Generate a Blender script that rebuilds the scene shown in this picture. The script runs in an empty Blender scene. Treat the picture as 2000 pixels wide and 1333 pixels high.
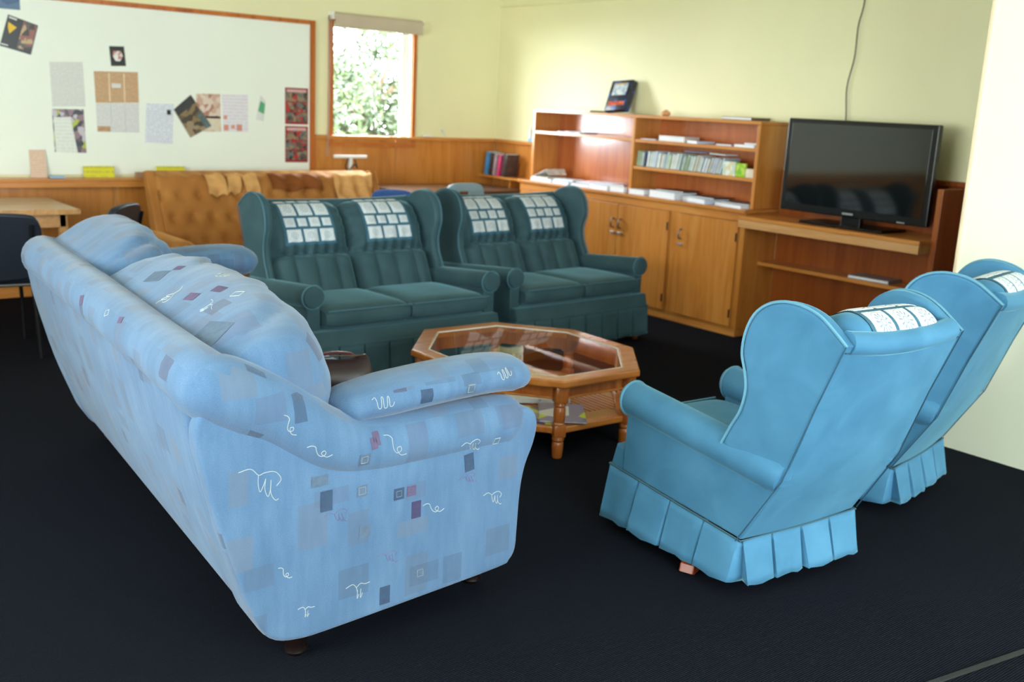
import bpy, bmesh, math, random
from mathutils import Vector, Matrix
from mathutils.bvhtree import BVHTree
random.seed(7)
R = math.radians
SC = bpy.context.scene
COL = SC.collection

# ------------------------------------------------------------------ camera
F, PITCH, ROLL, YAW, CAMZ = 2000.0, R(13.01), R(2.84), R(38.72), 1.5
def _w(v):
    a = Vector((math.cos(YAW), math.sin(YAW), 0)); b = Vector((-math.sin(YAW), math.cos(YAW), 0))
    return Vector((v.dot(a), v.dot(b), v.z))
_r = Vector((1, 0, 0)); _u = Vector((0, math.sin(PITCH), math.cos(PITCH))); _f = Vector((0, math.cos(PITCH), -math.sin(PITCH)))
RT = _w(_r*math.cos(ROLL)+_u*math.sin(ROLL)); UP = _w(-_r*math.sin(ROLL)+_u*math.cos(ROLL)); FW = _w(_f)
cam = bpy.data.cameras.new('camera'); camo = bpy.data.objects.new('camera', cam); COL.objects.link(camo)
cam.sensor_width = 36.0; cam.lens = F/2000*36.0; cam.clip_start = .05; cam.clip_end = 200
camo.matrix_world = Matrix(((RT.x, UP.x, -FW.x, 0), (RT.y, UP.y, -FW.y, 0), (RT.z, UP.z, -FW.z, CAMZ), (0, 0, 0, 1)))
cam.dof.use_dof = True; cam.dof.focus_distance = 2.75; cam.dof.aperture_fstop = 3.4
SC.camera = camo

# ------------------------------------------------------------------ light
world = bpy.data.worlds.new('daylight'); SC.world = world; world.use_nodes = True
bg = world.node_tree.nodes['Background']; bg.inputs[0].default_value = (.86, .94, 1, 1); bg.inputs[1].default_value = 30
def area(name, loc, direction, sx, sy, power, col):
    l = bpy.data.lights.new(name, 'AREA'); l.shape = 'RECTANGLE'; l.size = sx; l.size_y = sy; l.energy = power; l.color = col
    o = bpy.data.objects.new(name, l); COL.objects.link(o); o.location = loc
    o.rotation_euler = Vector(direction).to_track_quat('-Z', 'Y').to_euler(); return o
area('daylight_rear_window', (1.5, -1.86, 1.45), (0, 1, -.02), 4.36, 1.86, 185, (.80, .92, 1))
area('daylight_side_window', (-2.46, 2.7, 1.5), (1, 0, -.02), 3.46, 1.56, 160, (.90, .975, 1))
portal = area('window_portal', (4.57, 7.84, 1.605), (0, -1, 0), .77, .97, 1, (1, 1, 1)); portal.data.cycles.is_portal = True
sun = bpy.data.lights.new('sun', 'SUN'); sun.energy = 3; sun.angle = R(1); sun.color = (1, .95, .85)
suno = bpy.data.objects.new('sun', sun); COL.objects.link(suno)
suno.rotation_euler = Vector((.25, .62, -1.15)).to_track_quat('-Z', 'Y').to_euler()
SC.view_settings.view_transform = 'Standard'; SC.view_settings.look = 'None'
SC.view_settings.gamma = 1; SC.view_settings.use_curve_mapping = False
SC.view_settings.exposure = 0.7

# ------------------------------------------------------------------ helpers
def lin(c):
    return tuple(((v/255)/12.92 if v/255 <= .04045 else ((v/255+.055)/1.055)**2.4) for v in c)
def empty(name, loc=(0, 0, 0), rz=0, label=None, cat=None, group=None):
    o = bpy.data.objects.new(name, None); COL.objects.link(o); o.location = loc; o.rotation_euler = (0, 0, rz)
    o.empty_display_size = .1
    return tag(o, label, cat, group)
def tag(o, label=None, cat=None, group=None, kind=None):
    if label: o['label'] = label
    if cat: o['category'] = cat
    if group: o['group'] = group
    if kind: o['kind'] = kind
    return o
def struct(o): o['kind'] = 'structure'; return o
def finish(name, me, mats, parent, ang=38):
    o = bpy.data.objects.new(name, me); COL.objects.link(o)
    if not isinstance(mats, (list, tuple)): mats = [mats]
    for m in mats: me.materials.append(m)
    me.polygons.foreach_set('use_smooth', [True]*len(me.polygons))
    me.set_sharp_from_angle(angle=R(ang))
    if parent: o.parent = parent
    return o
def mk(name, v, f, mat, parent=None, ang=38, recalc=True):
    me = bpy.data.meshes.new(name); me.from_pydata([tuple(p) for p in v], [], f); me.update()
    if recalc:
        bm = bmesh.new(); bm.from_mesh(me); bmesh.ops.recalc_face_normals(bm, faces=bm.faces); bm.to_mesh(me); bm.free()
    return finish(name, me, mat, parent, ang)
def frombm(name, bm, mat, parent=None, ang=38):
    bmesh.ops.recalc_face_normals(bm, faces=bm.faces)
    me = bpy.data.meshes.new(name); bm.to_mesh(me); bm.free(); return finish(name, me, mat, parent, ang)
def flat(o):
    m = o.modifiers.new('face_normals', 'WEIGHTED_NORMAL'); m.keep_sharp = True; m.weight = 60; return o
def addbox(bm, c, s, bev=.004, seg=2, rot=None, mi=0):
    t = bmesh.new(); bmesh.ops.create_cube(t, size=1)
    for v in t.verts: v.co = Vector((v.co.x*s[0], v.co.y*s[1], v.co.z*s[2]))
    if bev: bmesh.ops.bevel(t, geom=list(t.edges), offset=min(bev, min(s)*.45), segments=seg, affect='EDGES', profile=.5)
    m = Matrix.Translation(Vector(c))
    if rot is not None: m = m @ (Matrix.Rotation(rot[0], 4, 'X') if False else Matrix.Rotation(rot[2], 4, 'Z') @ Matrix.Rotation(rot[1], 4, 'Y') @ Matrix.Rotation(rot[0], 4, 'X'))
    t.transform(m)
    merge(bm, t, mi)
def merge(bm, t, mi=0):
    mp = {}
    for v in t.verts: mp[v] = bm.verts.new(v.co)
    for f in t.faces:
        nf = bm.faces.new([mp[v] for v in f.verts]); nf.material_index = mi or f.material_index
    t.free()
def box(name, c, s, mat, parent=None, bev=.004, seg=2, rot=None):
    bm = bmesh.new(); addbox(bm, c, s, bev, seg, rot); return flat(frombm(name, bm, mat, parent))
def span(name, a, b, mat, parent=None, bev=.004, seg=2):
    return box(name, [(a[i]+b[i])/2 for i in range(3)], [abs(b[i]-a[i]) for i in range(3)], mat, parent, bev, seg)
def catmull(pts, n, closed=False):
    P = [Vector(p) for p in pts]; out = []; m = len(P)
    segs = m if closed else m-1
    for i in range(segs):
        p1, p2 = P[i % m], P[(i+1) % m]
        p0 = P[(i-1) % m] if closed or i > 0 else p1*2-p2
        p3 = P[(i+2) % m] if closed or i+2 < m else p2*2-p1
        for k in range(n):
            t = k/n
            out.append(.5*((2*p1)+(p2-p0)*t+(2*p0-5*p1+4*p2-p3)*t*t+(3*p1-p0-3*p2+p3)*t**3))
    if not closed: out.append(P[-1].copy())
    return out
def tube_data(pts, r, n=8, closed=False, cap=True):
    P = [Vector(p) for p in pts]; m = len(P); V = []; Fc = []
    nrm = None
    for i in range(m):
        t = (P[(i+1) % m]-P[i-1]) if closed else (P[min(i+1, m-1)]-P[max(i-1, 0)])
        if t.length < 1e-9: t = Vector((0, 0, 1))
        t.normalize()
        if nrm is None: nrm = t.orthogonal().normalized()
        nrm = (nrm-t*nrm.dot(t))
        if nrm.length < 1e-6: nrm = t.orthogonal()
        nrm.normalize(); bi = t.cross(nrm)
        rr = r[i] if isinstance(r, (list, tuple)) else r
        for k in range(n):
            a = 2*math.pi*k/n; V.append(P[i]+nrm*(rr*math.cos(a))+bi*(rr*math.sin(a)))
    for i in range(m if closed else m-1):
        j = (i+1) % m
        for k in range(n): Fc.append((i*n+k, i*n+(k+1) % n, j*n+(k+1) % n, j*n+k))
    if not closed and cap: Fc += [tuple(range(n-1, -1, -1)), tuple((m-1)*n+k for k in range(n))]
    return V, Fc
def tube(name, pts, r, mat, parent=None, n=8, closed=False):
    v, f = tube_data(pts, r, n, closed); return mk(name, v, f, mat, parent)
def addtube(bm, pts, r, n=8, closed=False, mi=0):
    v, f = tube_data(pts, r, n, closed); vs = [bm.verts.new(p) for p in v]
    for q in f: bm.faces.new([vs[i] for i in q]).material_index = mi
def loft(name, rings, mat, parent=None, cap=True, ang=38, wrap=True):
    n = len(rings[0]); V = [p for r in rings for p in r]; Fc = []
    for i in range(len(rings)-1):
        for k in range(n if wrap else n-1): Fc.append((i*n+k, i*n+(k+1) % n, (i+1)*n+(k+1) % n, (i+1)*n+k))
    if cap: Fc += [tuple(range(n-1, -1, -1)), tuple((len(rings)-1)*n+k for k in range(n))]
    return mk(name, V, Fc, mat, parent, ang)
def prism(name, outline, place, t0, t1, mat, parent=None, bev=.006, seg=2, ang=38):
    """outline of (a, b), place(a, b, t) -> xyz"""
    bm = bmesh.new(); A = [bm.verts.new(place(a, b, t0)) for a, b in outline]; B = [bm.verts.new(place(a, b, t1)) for a, b in outline]
    n = len(outline); fa = bm.faces.new(A); fb = bm.faces.new(B[::-1])
    for i in range(n): bm.faces.new((A[i], A[(i+1) % n], B[(i+1) % n], B[i]))
    bmesh.ops.recalc_face_normals(bm, faces=bm.faces)
    if bev:
        es = [e for e in bm.edges if any(f in (fa, fb) for f in e.link_faces)]
        bmesh.ops.bevel(bm, geom=es, offset=bev, segments=seg, affect='EDGES', profile=.5, clamp_overlap=True)
    o = frombm(name, bm, mat, parent, ang)
    return flat(o) if ang <= 38 else o
def lathe(bm, prof, c=(0, 0, 0), n=14, mi=0):
    rows = []
    for r, z in prof: rows.append([bm.verts.new((c[0]+r*math.cos(2*math.pi*k/n), c[1]+r*math.sin(2*math.pi*k/n), c[2]+z)) for k in range(n)])
    for i in range(len(rows)-1):
        for k in range(n): bm.faces.new((rows[i][k], rows[i][(k+1) % n], rows[i+1][(k+1) % n], rows[i+1][k])).material_index = mi
    bm.faces.new(rows[0][::-1]).material_index = mi; bm.faces.new(rows[-1]).material_index = mi
def copy_tree(o, parent=None):
    c = o.copy(); COL.objects.link(c); c.parent = parent
    for ch in list(o.children): copy_tree(ch, c)
    return c
def boxuv(o, k=1.0):
    me = o.data; uv = me.uv_layers.new(name='UVMap')
    for p in me.polygons:
        n = p.normal; ax = max(range(3), key=lambda i: abs(n[i]))
        for li in p.loop_indices:
            q = me.vertices[me.loops[li].vertex_index].co
            uv.data[li].uv = ((q.y, q.z) if ax == 0 else (q.x+3.3, q.z) if ax == 1 else (q.y+.37, q.x+7.1))
    return o

# ------------------------------------------------------------------ materials
MATS = {}
class NT:
    def __init__(s, name):
        s.m = bpy.data.materials.new(name); s.m.use_nodes = True; s.t = s.m.node_tree; s.n = s.t.nodes
        s.b = s.n['Principled BSDF']; s.co = s.n.new('ShaderNodeTexCoord')
    def node(s, typ, ins=None, **kw):
        q = s.n.new(typ)
        for k, v in kw.items(): setattr(q, k, v)
        for k, v in (ins or {}).items(): s.put(q.inputs[k], v)
        return q
    def put(s, sock, v):
        if hasattr(v, 'is_output') or isinstance(v, bpy.types.NodeSocket): s.t.links.new(v, sock)
        else:
            try: sock.default_value = v
            except Exception: sock.default_value = tuple(v)+(1,)
    def math(s, op, a, b=None, c=None):
        q = s.n.new('ShaderNodeMath'); q.operation = op
        for i, v in enumerate((a, b, c)):
            if v is not None: s.put(q.inputs[i], v)
        return q.outputs[0]
    def mix(s, f, a, b, blend='MIX'):
        q = s.n.new('ShaderNodeMix'); q.data_type = 'RGBA'; q.blend_type = blend
        s.put(q.inputs[0], f); s.put(q.inputs[6], a if not isinstance(a, tuple) else a[:3]+(1,)); s.put(q.inputs[7], b if not isinstance(b, tuple) else b[:3]+(1,))
        return q.outputs[2]
    def noise(s, scale, detail=3, vec=None, rough=.5, dist=0):
        q = s.node('ShaderNodeTexNoise', {'Scale': scale, 'Detail': detail, 'Roughness': rough, 'Distortion': dist})
        s.t.links.new(vec if vec else s.co.outputs['Object'], q.inputs['Vector']); return q.outputs[0]
    def mapv(s, scale, vec=None, rot=(0, 0, 0), loc=(0, 0, 0)):
        q = s.node('ShaderNodeMapping'); q.inputs['Scale'].default_value = scale; q.inputs['Rotation'].default_value = rot; q.inputs['Location'].default_value = loc
        s.t.links.new(vec if vec else s.co.outputs['Object'], q.inputs['Vector']); return q.outputs[0]
    def ramp(s, fac, stops):
        q = s.n.new('ShaderNodeValToRGB'); e = q.color_ramp.elements
        while len(e) < len(stops): e.new(.5)
        for i, (p, c) in enumerate(stops): e[i].position = p; e[i].color = tuple(c[:3])+(1,)
        s.t.links.new(fac, q.inputs[0]); return q.outputs[0]
    def bump(s, h, strength=.2, dist=.01):
        q = s.node('ShaderNodeBump', {'Strength': strength, 'Distance': dist}); s.t.links.new(h, q.inputs['Height'])
        s.t.links.new(q.outputs[0], s.b.inputs['Normal'])
    def col(s, v): s.put(s.b.inputs['Base Color'], v if not isinstance(v, tuple) else v[:3]+(1,))
    def set(s, **kw):
        for k, v in kw.items(): s.put(s.b.inputs[k.replace('_', ' ')], v)
        return s.m
def plain(name, c, rough=.5, var=.08, scale=8, metal=0, spec=.5, bump=0):
    if name in MATS: return MATS[name]
    t = NT(name); l = lin(c)
    n = t.noise(scale, 4)
    t.col(t.ramp(n, [(.3, tuple(v*(1-var) for v in l)), (.7, tuple(min(1, v*(1+var)) for v in l))]))
    t.set(Roughness=rough, Metallic=metal); t.b.inputs['Specular IOR Level'].default_value = spec
    if bump: t.bump(t.noise(scale*12, 3), bump, .002)
    MATS[name] = t.m; return t.m
def wood(name, dark, mid, light, axis='z', rough=.28, k=1.0, coat=.0):
    t = NT(name); sc = {'x': (.7, 8, 8), 'y': (8, .7, 8), 'z': (8, 8, .7)}[axis]
    v = t.mapv(tuple(s*k for s in sc)); n = t.noise(1.6, 6, v, .55, 1.2); n2 = t.noise(9, 3, v)
    w = t.math('MULTIPLY_ADD', n2, .22, n)
    t.col(t.ramp(w, [(.36, lin(dark)), (.6, lin(mid)), (.9, lin(light))]))
    t.set(Roughness=rough); t.bump(w, .06, .002)
    if coat: t.b.inputs['Coat Weight'].default_value = coat; t.b.inputs['Coat Roughness'].default_value = .15 if coat < .9 else .3
    return t.m
W_Z = wood('honey_wood_vertical_grain', (178, 108, 40), (200, 128, 54), (212, 146, 74), 'z', .3, coat=.25)
W_Y = wood('honey_wood_grain_along_y', (180, 110, 44), (202, 130, 58), (214, 150, 80), 'y', .3, coat=.25)
W_X = wood('honey_wood_grain_along_x', (180, 110, 44), (202, 130, 58), (214, 150, 80), 'x', .3, coat=.25)
W_TRIM = wood('orange_trim_wood', (160, 82, 28), (190, 106, 42), (205, 126, 60), 'z', .35)
W_BACK = wood('reddish_back_panel_wood', (170, 84, 34), (188, 100, 42), (200, 116, 54), 'z', .14, coat=1.0)
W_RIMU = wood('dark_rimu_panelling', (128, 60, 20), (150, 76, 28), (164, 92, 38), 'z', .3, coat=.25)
W_PLAIN = wood('plain_pine', (176, 120, 66), (200, 146, 88), (214, 166, 112), 'y', .45)
W_TAB = wood('oak_table_wood', (146, 78, 26), (184, 108, 44), (204, 134, 66), 'x', .25, coat=.4)
W_TABZ = wood('oak_table_leg_wood', (128, 64, 22), (164, 90, 36), (186, 114, 52), 'z', .28, coat=.3)
W_RED = wood('red_brown_foot_wood', (96, 36, 14), (124, 50, 20), (142, 66, 30), 'z', .35)
W_DARKLEG = wood('dark_turned_leg_wood', (12, 7, 6), (22, 12, 9), (32, 18, 13), 'z', .3)
W_PALE = wood('pale_laminate_table', (190, 160, 120), (206, 178, 140), (220, 196, 160), 'x', .25)
W_DESK = wood('dark_desk_top', (70, 48, 36), (92, 66, 50), (110, 82, 64), 'x', .3)

def paint(name, c, var=.03):
    t = NT(name); l = lin(c); n = t.noise(1.5, 4)
    t.col(t.ramp(n, [(.3, tuple(v*(1-var) for v in l)), (.7, tuple(min(1, v*(1+var)) for v in l))]))
    t.bump(t.noise(160, 3), .05, .002); return t.set(Roughness=.55)
PAINT = paint('yellow_green_wall_paint', (236, 232, 186))
PAINT2 = paint('pale_cream_partition_paint', (236, 236, 210))
CEIL = paint('ceiling_paint', (238, 234, 214))
BOARD = paint('pale_pinboard_paint', (240, 244, 230), .015)

def carpet():
    t = NT('navy_black_ribbed_carpet'); v = t.mapv((1, 1, 1), rot=(0, 0, R(90)))
    w = t.node('ShaderNodeTexWave', {'Scale': 44.0, 'Distortion': 1.2, 'Detail': 2.0, 'Detail Scale': 3.0}); t.t.links.new(v, w.inputs['Vector'])
    n = t.noise(260, 3); n3 = t.noise(2.2, 5); fl = t.noise(420, 1)
    h = t.math('MULTIPLY_ADD', n, .9, w.outputs[0])
    c = t.ramp(h, [(.3, lin((10, 12, 18))), (.8, lin((18, 21, 29))), (1.0, lin((25, 29, 38)))])
    c = t.mix(t.math('MULTIPLY', n3, .35), c, lin((17, 18, 20)))
    spk = t.math('GREATER_THAN', fl, .73)
    t.col(t.mix(t.math('MULTIPLY', spk, .35), c, lin((50, 53, 58)))); t.bump(h, .6, .006)
    t.b.inputs['Specular IOR Level'].default_value = .06
    return t.set(Roughness=.95)
CARPET = carpet()

def velvet(name, c, c2):
    t = NT(name); n = t.noise(7, 4, dist=.6); n2 = t.noise(1.4, 2)
    f = t.math('MULTIPLY_ADD', n2, .6, t.math('MULTIPLY', n, .5))
    t.col(t.ramp(f, [(.32, lin(c)), (.75, lin(c2))]))
    t.set(Roughness=.75, Sheen_Weight=.55, Sheen_Roughness=.35); t.b.inputs['Sheen Tint'].default_value = lin((150, 205, 220))+(1,)
    t.b.inputs['Specular IOR Level'].default_value = .25
    t.bump(t.noise(60, 3), .08, .003); return t.m
VELVET = velvet('teal_velvet', (56, 108, 140), (82, 138, 172))
VELVET_L = velvet('deep_teal_velvet', (46, 72, 80), (66, 94, 100))
ORANGE = velvet('ochre_brown_velvet', (160, 100, 42), (190, 132, 68))
ORANGE.node_tree.nodes['Principled BSDF'].inputs['Sheen Tint'].default_value = lin((230, 180, 110))+(1,)
BROWNV = velvet('dark_rust_velvet', (110, 58, 20), (150, 86, 36))
BROWNV.node_tree.nodes['Principled BSDF'].inputs['Sheen Tint'].default_value = lin((220, 150, 90))+(1,)
TANV = plain('tan_cloth', (214, 160, 96), .9, .1, 20)
PIPE = plain('pale_teal_piping', (92, 146, 168), .6, .06)
PIPE_D = plain('dark_teal_piping', (58, 92, 104), .7, .06)
PIPE_M = plain('mid_teal_piping', (70, 112, 126), .6, .06)
SEAM = plain('dark_seam_thread', (36, 76, 96), .8, .06)

def sofa_fabric():
    t = NT('light_blue_patterned_fabric'); uv = t.co.outputs['UV']
    n = t.noise(5, 4); weave = t.noise(1.0, 2, t.mapv((240, 420, 1), uv)); streak = t.noise(1.0, 4, t.mapv((34, 7, 1), uv)); big = t.noise(1.0, 3, t.mapv((11, 4, 1), uv))
    f = t.math('MULTIPLY_ADD', streak, .3, t.math('MULTIPLY_ADD', weave, .3, t.math('MULTIPLY_ADD', big, .25, t.math('MULTIPLY', n, .3))))
    c = t.ramp(f, [(.34, lin((70, 98, 128))), (.54, lin((83, 113, 145))), (.76, lin((100, 130, 160)))])
    def layer(c, cx, cy, seed, amount, stops, hw, hh, pres):
        v = t.mapv((1/cx, 1/cy, 1), uv, loc=(seed*1.37, seed*.71, 0))
        fl = t.node('ShaderNodeVectorMath', operation='FLOOR'); t.t.links.new(v, fl.inputs[0])
        fr = t.node('ShaderNodeVectorMath', operation='FRACTION'); t.t.links.new(v, fr.inputs[0])
        wn = t.node('ShaderNodeTexWhiteNoise', noise_dimensions='3D')
        ad = t.node('ShaderNodeVectorMath', operation='ADD'); t.t.links.new(fl.outputs[0], ad.inputs[0]); ad.inputs[1].default_value = (0, 0, seed+.5); t.t.links.new(ad.outputs[0], wn.inputs[0])
        sp = t.node('ShaderNodeSeparateColor'); t.t.links.new(wn.outputs['Color'], sp.inputs[0]); r1, r2, r3 = sp.outputs[0], sp.outputs[1], sp.outputs[2]
        sx = t.node('ShaderNodeSeparateXYZ'); t.t.links.new(fr.outputs[0], sx.inputs[0])
        dx = t.math('ABSOLUTE', t.math('SUBTRACT', sx.outputs[0], t.math('MULTIPLY_ADD', r1, .4, .3)))
        dy = t.math('ABSOLUTE', t.math('SUBTRACT', sx.outputs[1], t.math('MULTIPLY_ADD', r2, .4, .3)))
        mk_ = t.math('MULTIPLY', t.math('LESS_THAN', dx, t.math('MULTIPLY_ADD', r2, hw*.6, hw*.7)), t.math('LESS_THAN', dy, t.math('MULTIPLY_ADD', r1, hh*.6, hh*.7)))
        on = t.math('MULTIPLY', mk_, t.math('LESS_THAN', r3, pres))
        wear = t.math('MULTIPLY_ADD', weave, .8, amount-.4)
        colr = t.ramp(t.math('FRACT', t.math('MULTIPLY', wn.outputs['Value'], 7.3)), stops)
        return t.mix(t.math('MULTIPLY', on, wear), c, colr)
    G = [(0, lin((68, 84, 106))), (.35, lin((92, 102, 118))), (.6, lin((84, 92, 118))), (.85, lin((108, 114, 124)))]
    c = layer(c, .17, .21, 1, .42, G, .22, .24, .7)
    c = layer(c, .26, .15, 5, .36, G, .16, .2, .6)
    c = layer(c, .33, .37, 9, .62, [(0, lin((48, 66, 90))), (.4, lin((66, 76, 92))), (.7, lin((72, 64, 92))), (.9, lin((104, 98, 106)))], .07, .08, .6)
    t.col(c); t.bump(weave, .4, .002); t.b.inputs['Specular IOR Level'].default_value = .15
    return t.set(Roughness=.9, Sheen_Weight=.25, Sheen_Roughness=.5)
SOFA = sofa_fabric()
EMB_W = plain('cream_embroidery_thread', (170, 178, 176), .8, .05)
EMB_P = plain('pink_embroidery_thread', (106, 100, 136), .8, .05)
PATCH_M = plain('mauve_woven_patch', (66, 60, 94), .9, .12, 60)
PATCH_S = plain('slate_woven_patch', (54, 74, 100), .9, .12, 60)
PATCH_G = plain('grey_woven_patch', (86, 104, 124), .9, .12, 60)
PATCH_K = plain('dusky_pink_woven_patch', (92, 80, 108), .9, .12, 60)

def crochet():
    t = NT('white_crochet_lace'); sp = t.node('ShaderNodeSeparateXYZ'); t.t.links.new(t.co.outputs['UV'], sp.inputs[0])
    x = t.math('SUBTRACT', sp.outputs[0], .5); y = t.math('SUBTRACT', sp.outputs[1], .5)
    r = t.math('SQRT', t.math('ADD', t.math('MULTIPLY', x, x), t.math('MULTIPLY', y, y))); a = t.math('ARCTAN2', y, x)
    pet = t.math('SINE', t.math('MULTIPLY', a, 12)); ring = t.math('SINE', t.math('MULTIPLY', r, 70))
    band = t.math('LESS_THAN', t.math('ABSOLUTE', t.math('SUBTRACT', r, .25)), .09); spokes = t.math('MULTIPLY', band, t.math('GREATER_THAN', pet, .25))
    core = t.math('LESS_THAN', t.math('ABSOLUTE', t.math('SUBTRACT', r, .10)), .025); rim = t.math('LESS_THAN', t.math('ABSOLUTE', t.math('SUBTRACT', r, .43)), .014)
    corner = t.math('MULTIPLY', t.math('GREATER_THAN', r, .46), t.math('GREATER_THAN', t.math('SINE', t.math('MULTIPLY', t.math('ADD', x, y), 90)), .4))
    m = t.math('MAXIMUM', t.math('MAXIMUM', t.math('MULTIPLY', spokes, .75), t.math('MULTIPLY', core, .7)), t.math('MAXIMUM', t.math('MULTIPLY', rim, .6), t.math('MULTIPLY', corner, .45)))
    t.col(t.mix(m, lin((226, 232, 234)), lin((70, 104, 126)))); t.bump(t.math('ADD', pet, ring), .3, .003)
    return t.set(Roughness=.9)
CROCHET = crochet()
CLOTH_T = plain('teal_crochet_border', (58, 102, 122), .9, .15, 90, bump=.4)

GLASS = NT('clear_glass'); GLASS.set(Roughness=.0, Transmission_Weight=1.0, IOR=1.45); GLASS.col((1, 1, 1)); GLASS = GLASS.m
def pane():
    t = NT('window_glass'); tr = t.node('ShaderNodeBsdfTransparent'); gl = t.node('ShaderNodeBsdfGlossy', {'Roughness': .02}); mx = t.node('ShaderNodeMixShader')
    fr = t.node('ShaderNodeFresnel', {'IOR': 1.5}); ge = t.node('ShaderNodeNewGeometry'); t.t.links.new(t.math('MULTIPLY', fr.outputs[0], t.math('SUBTRACT', 1.0, ge.outputs['Backfacing'])), mx.inputs[0]); t.t.links.new(tr.outputs[0], mx.inputs[1]); t.t.links.new(gl.outputs[0], mx.inputs[2])
    t.t.links.new(mx.outputs[0], t.n['Material Output'].inputs[0]); return t.m
PANE = pane()
WHITE = plain('white_painted_frame', (244, 244, 236), .4, .02)
BLIND = plain('beige_blind_fabric', (196, 182, 156), .7, .04)
BLACK = plain('black_plastic', (14, 14, 16), .25, .05)
BLACKM = plain('matt_black_metal', (12, 12, 14), .75, .05, spec=.2)
SCREEN = NT('dark_glossy_screen'); SCREEN.col(lin((16, 18, 20))); SCREEN.set(Roughness=.06); SCREEN.b.inputs['Specular IOR Level'].default_value = .9; SCREEN = SCREEN.m
SILVER = plain('silver_metal', (200, 204, 208), .3, .04, metal=.8)
STEEL = plain('dull_steel', (120, 118, 116), .4, .06, metal=.9)
PAGES = plain('white_paper_pages', (236, 238, 240), .8, .04, 40)
CHAIRB = plain('dark_navy_vinyl', (26, 32, 44), .45, .08)
CHAIRG = plain('pale_grey_plastic', (150, 168, 172), .45, .05)
CHAIRBL = plain('royal_blue_fabric', (52, 86, 146), .8, .1, 60)

# ================================================================== THE ROOM
XB, YA, ZC = 5.9, 7.75, 2.62          # wall B plane, wall A plane, ceiling
XL, YR = -2.4, -1.8                    # unseen side and rear walls
T = .12
struct(span('floor', (XL-T, YR-T, -.08), (XB+T, YA+T, 0), CARPET, bev=0))
struct(span('ceiling', (XL-T, YR-T, ZC), (XB+T, YA+T, ZC+.1), CEIL, bev=0))
def wallmesh(name, boxes, mat):
    bm = bmesh.new()
    for a, b in boxes: addbox(bm, [(a[i]+b[i])/2 for i in range(3)], [abs(b[i]-a[i]) for i in range(3)], 0)
    return struct(frombm(name, bm, mat))
wx0, wx1, wz0, wz1 = 4.19, 4.955, 1.12, 2.09     # window opening in wall A
wall_l = wallmesh('wall_left', [((XL-T, YA, 0), (wx0, YA+T, ZC)), ((wx1, YA, 0), (XB+T, YA+T, ZC)), ((wx0, YA, 0), (wx1, YA+T, wz0)), ((wx0, YA, wz1), (wx1, YA+T, ZC))], PAINT)
wall_r = wallmesh('wall_right', [((XB, YR-T, 0), (XB+T, YA, ZC))], PAINT)
wallmesh('wall_partition', [((4.58, YR, 0), (4.68, 2.43, ZC))], PAINT2)
wallmesh('wall_rear', [((XL-T, YR-T, 0), (XB, YR, .55)), ((XL-T, YR-T, 2.35), (XB, YR, ZC)), ((XL-T, YR-T, .55), (-.65, YR, 2.35)), ((3.65, YR-T, .55), (XB, YR, 2.35))], PAINT2)
wallmesh('wall_side', [((XL-T, YR, 0), (XL, YA, .75)), ((XL-T, YR, 2.25), (XL, YA, ZC)), ((XL-T, YR, .75), (XL, 1.0, 2.25)), ((XL-T, 4.4, .75), (XL, YA, 2.25))], PAINT2)
for nm, a, b in (('window_2', (-.65, YR-T, .55), (3.65, YR-T+.03, 2.35)), ('window_3', (XL-T, 1.0, .75), (XL-T+.03, 4.4, 2.25))):
    w_ = struct(empty(nm, a)); span('sky_blocking_panel', (0, 0, 0), tuple(b[i]-a[i] for i in range(3)), plain('white_blocking_panel', (236, 240, 240), .7, .02), w_, .002)  # unseen opaque panels, added to keep the bright sky out of both openings
# wood panelling, dado rails, baseboards
x = XL
for i, w in enumerate([1.2]*7):
    x1 = min(x+w, XB-.012)
    top = .80 if x1 < 4.0 else 1.15
    if x < 4.0 < x1:
        span('panel', (x+.002, YA-.012, .08), (3.998, YA, .80), W_Z, wall_l, .002, 1); x = 4.002; top = 1.15
    span('panel', (x+.002, YA-.012, .08), (x1-.002, YA, top), W_Z, wall_l, .002, 1); x = x1
    if x >= XB-.02: break
y = YA-.012
for w in (.8, 1.2, 1.29, 1.2, 1.2, 1.2, 1.2, 1.2):
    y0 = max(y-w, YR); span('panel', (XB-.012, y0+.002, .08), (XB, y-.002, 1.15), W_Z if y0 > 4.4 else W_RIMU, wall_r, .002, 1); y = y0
    if y <= YR: break
struct(span('trim_1', (4.02, YA-.045, 1.15), (XB, YA, 1.18), W_X, bev=.004))
struct(span('trim_2', (XB-.045, 6.86, 1.15), (XB, YA-.045, 1.18), W_Y, bev=.004))
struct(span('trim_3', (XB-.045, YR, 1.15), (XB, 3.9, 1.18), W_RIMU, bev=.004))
struct(span('trim_4', (XB-.02, YR, 2.35), (XB, YA, 2.365), PAINT, bev=.003))
struct(span('baseboard_left', (XL, YA-.026, 0), (XB, YA-.012, .09), W_X, bev=.003))
struct(span('baseboard_right', (XB-.026, 6.92, 0), (XB-.012, YA-.03, .09), W_Y, bev=.003))
struct(span('trim_5', (4.572, 2.425, 0), (4.59, 2.438, ZC), plain('cream_corner_bead', (228, 206, 170), .5), bev=.002))
# metal carpet strip by the doorway and the brown mat beyond it
d = Vector((2.98-2.30, 1.170-1.276, 0)).normalized()
st = struct(box('trim_6', (0, 0, .003), (5.4, .018, .006), plain('grey_carpet_strip', (26, 28, 26), .7, .1), bev=.002)); st.location = (2.7, 1.212, 0); st.rotation_euler = (0, 0, math.atan2(d.y, d.x))

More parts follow.
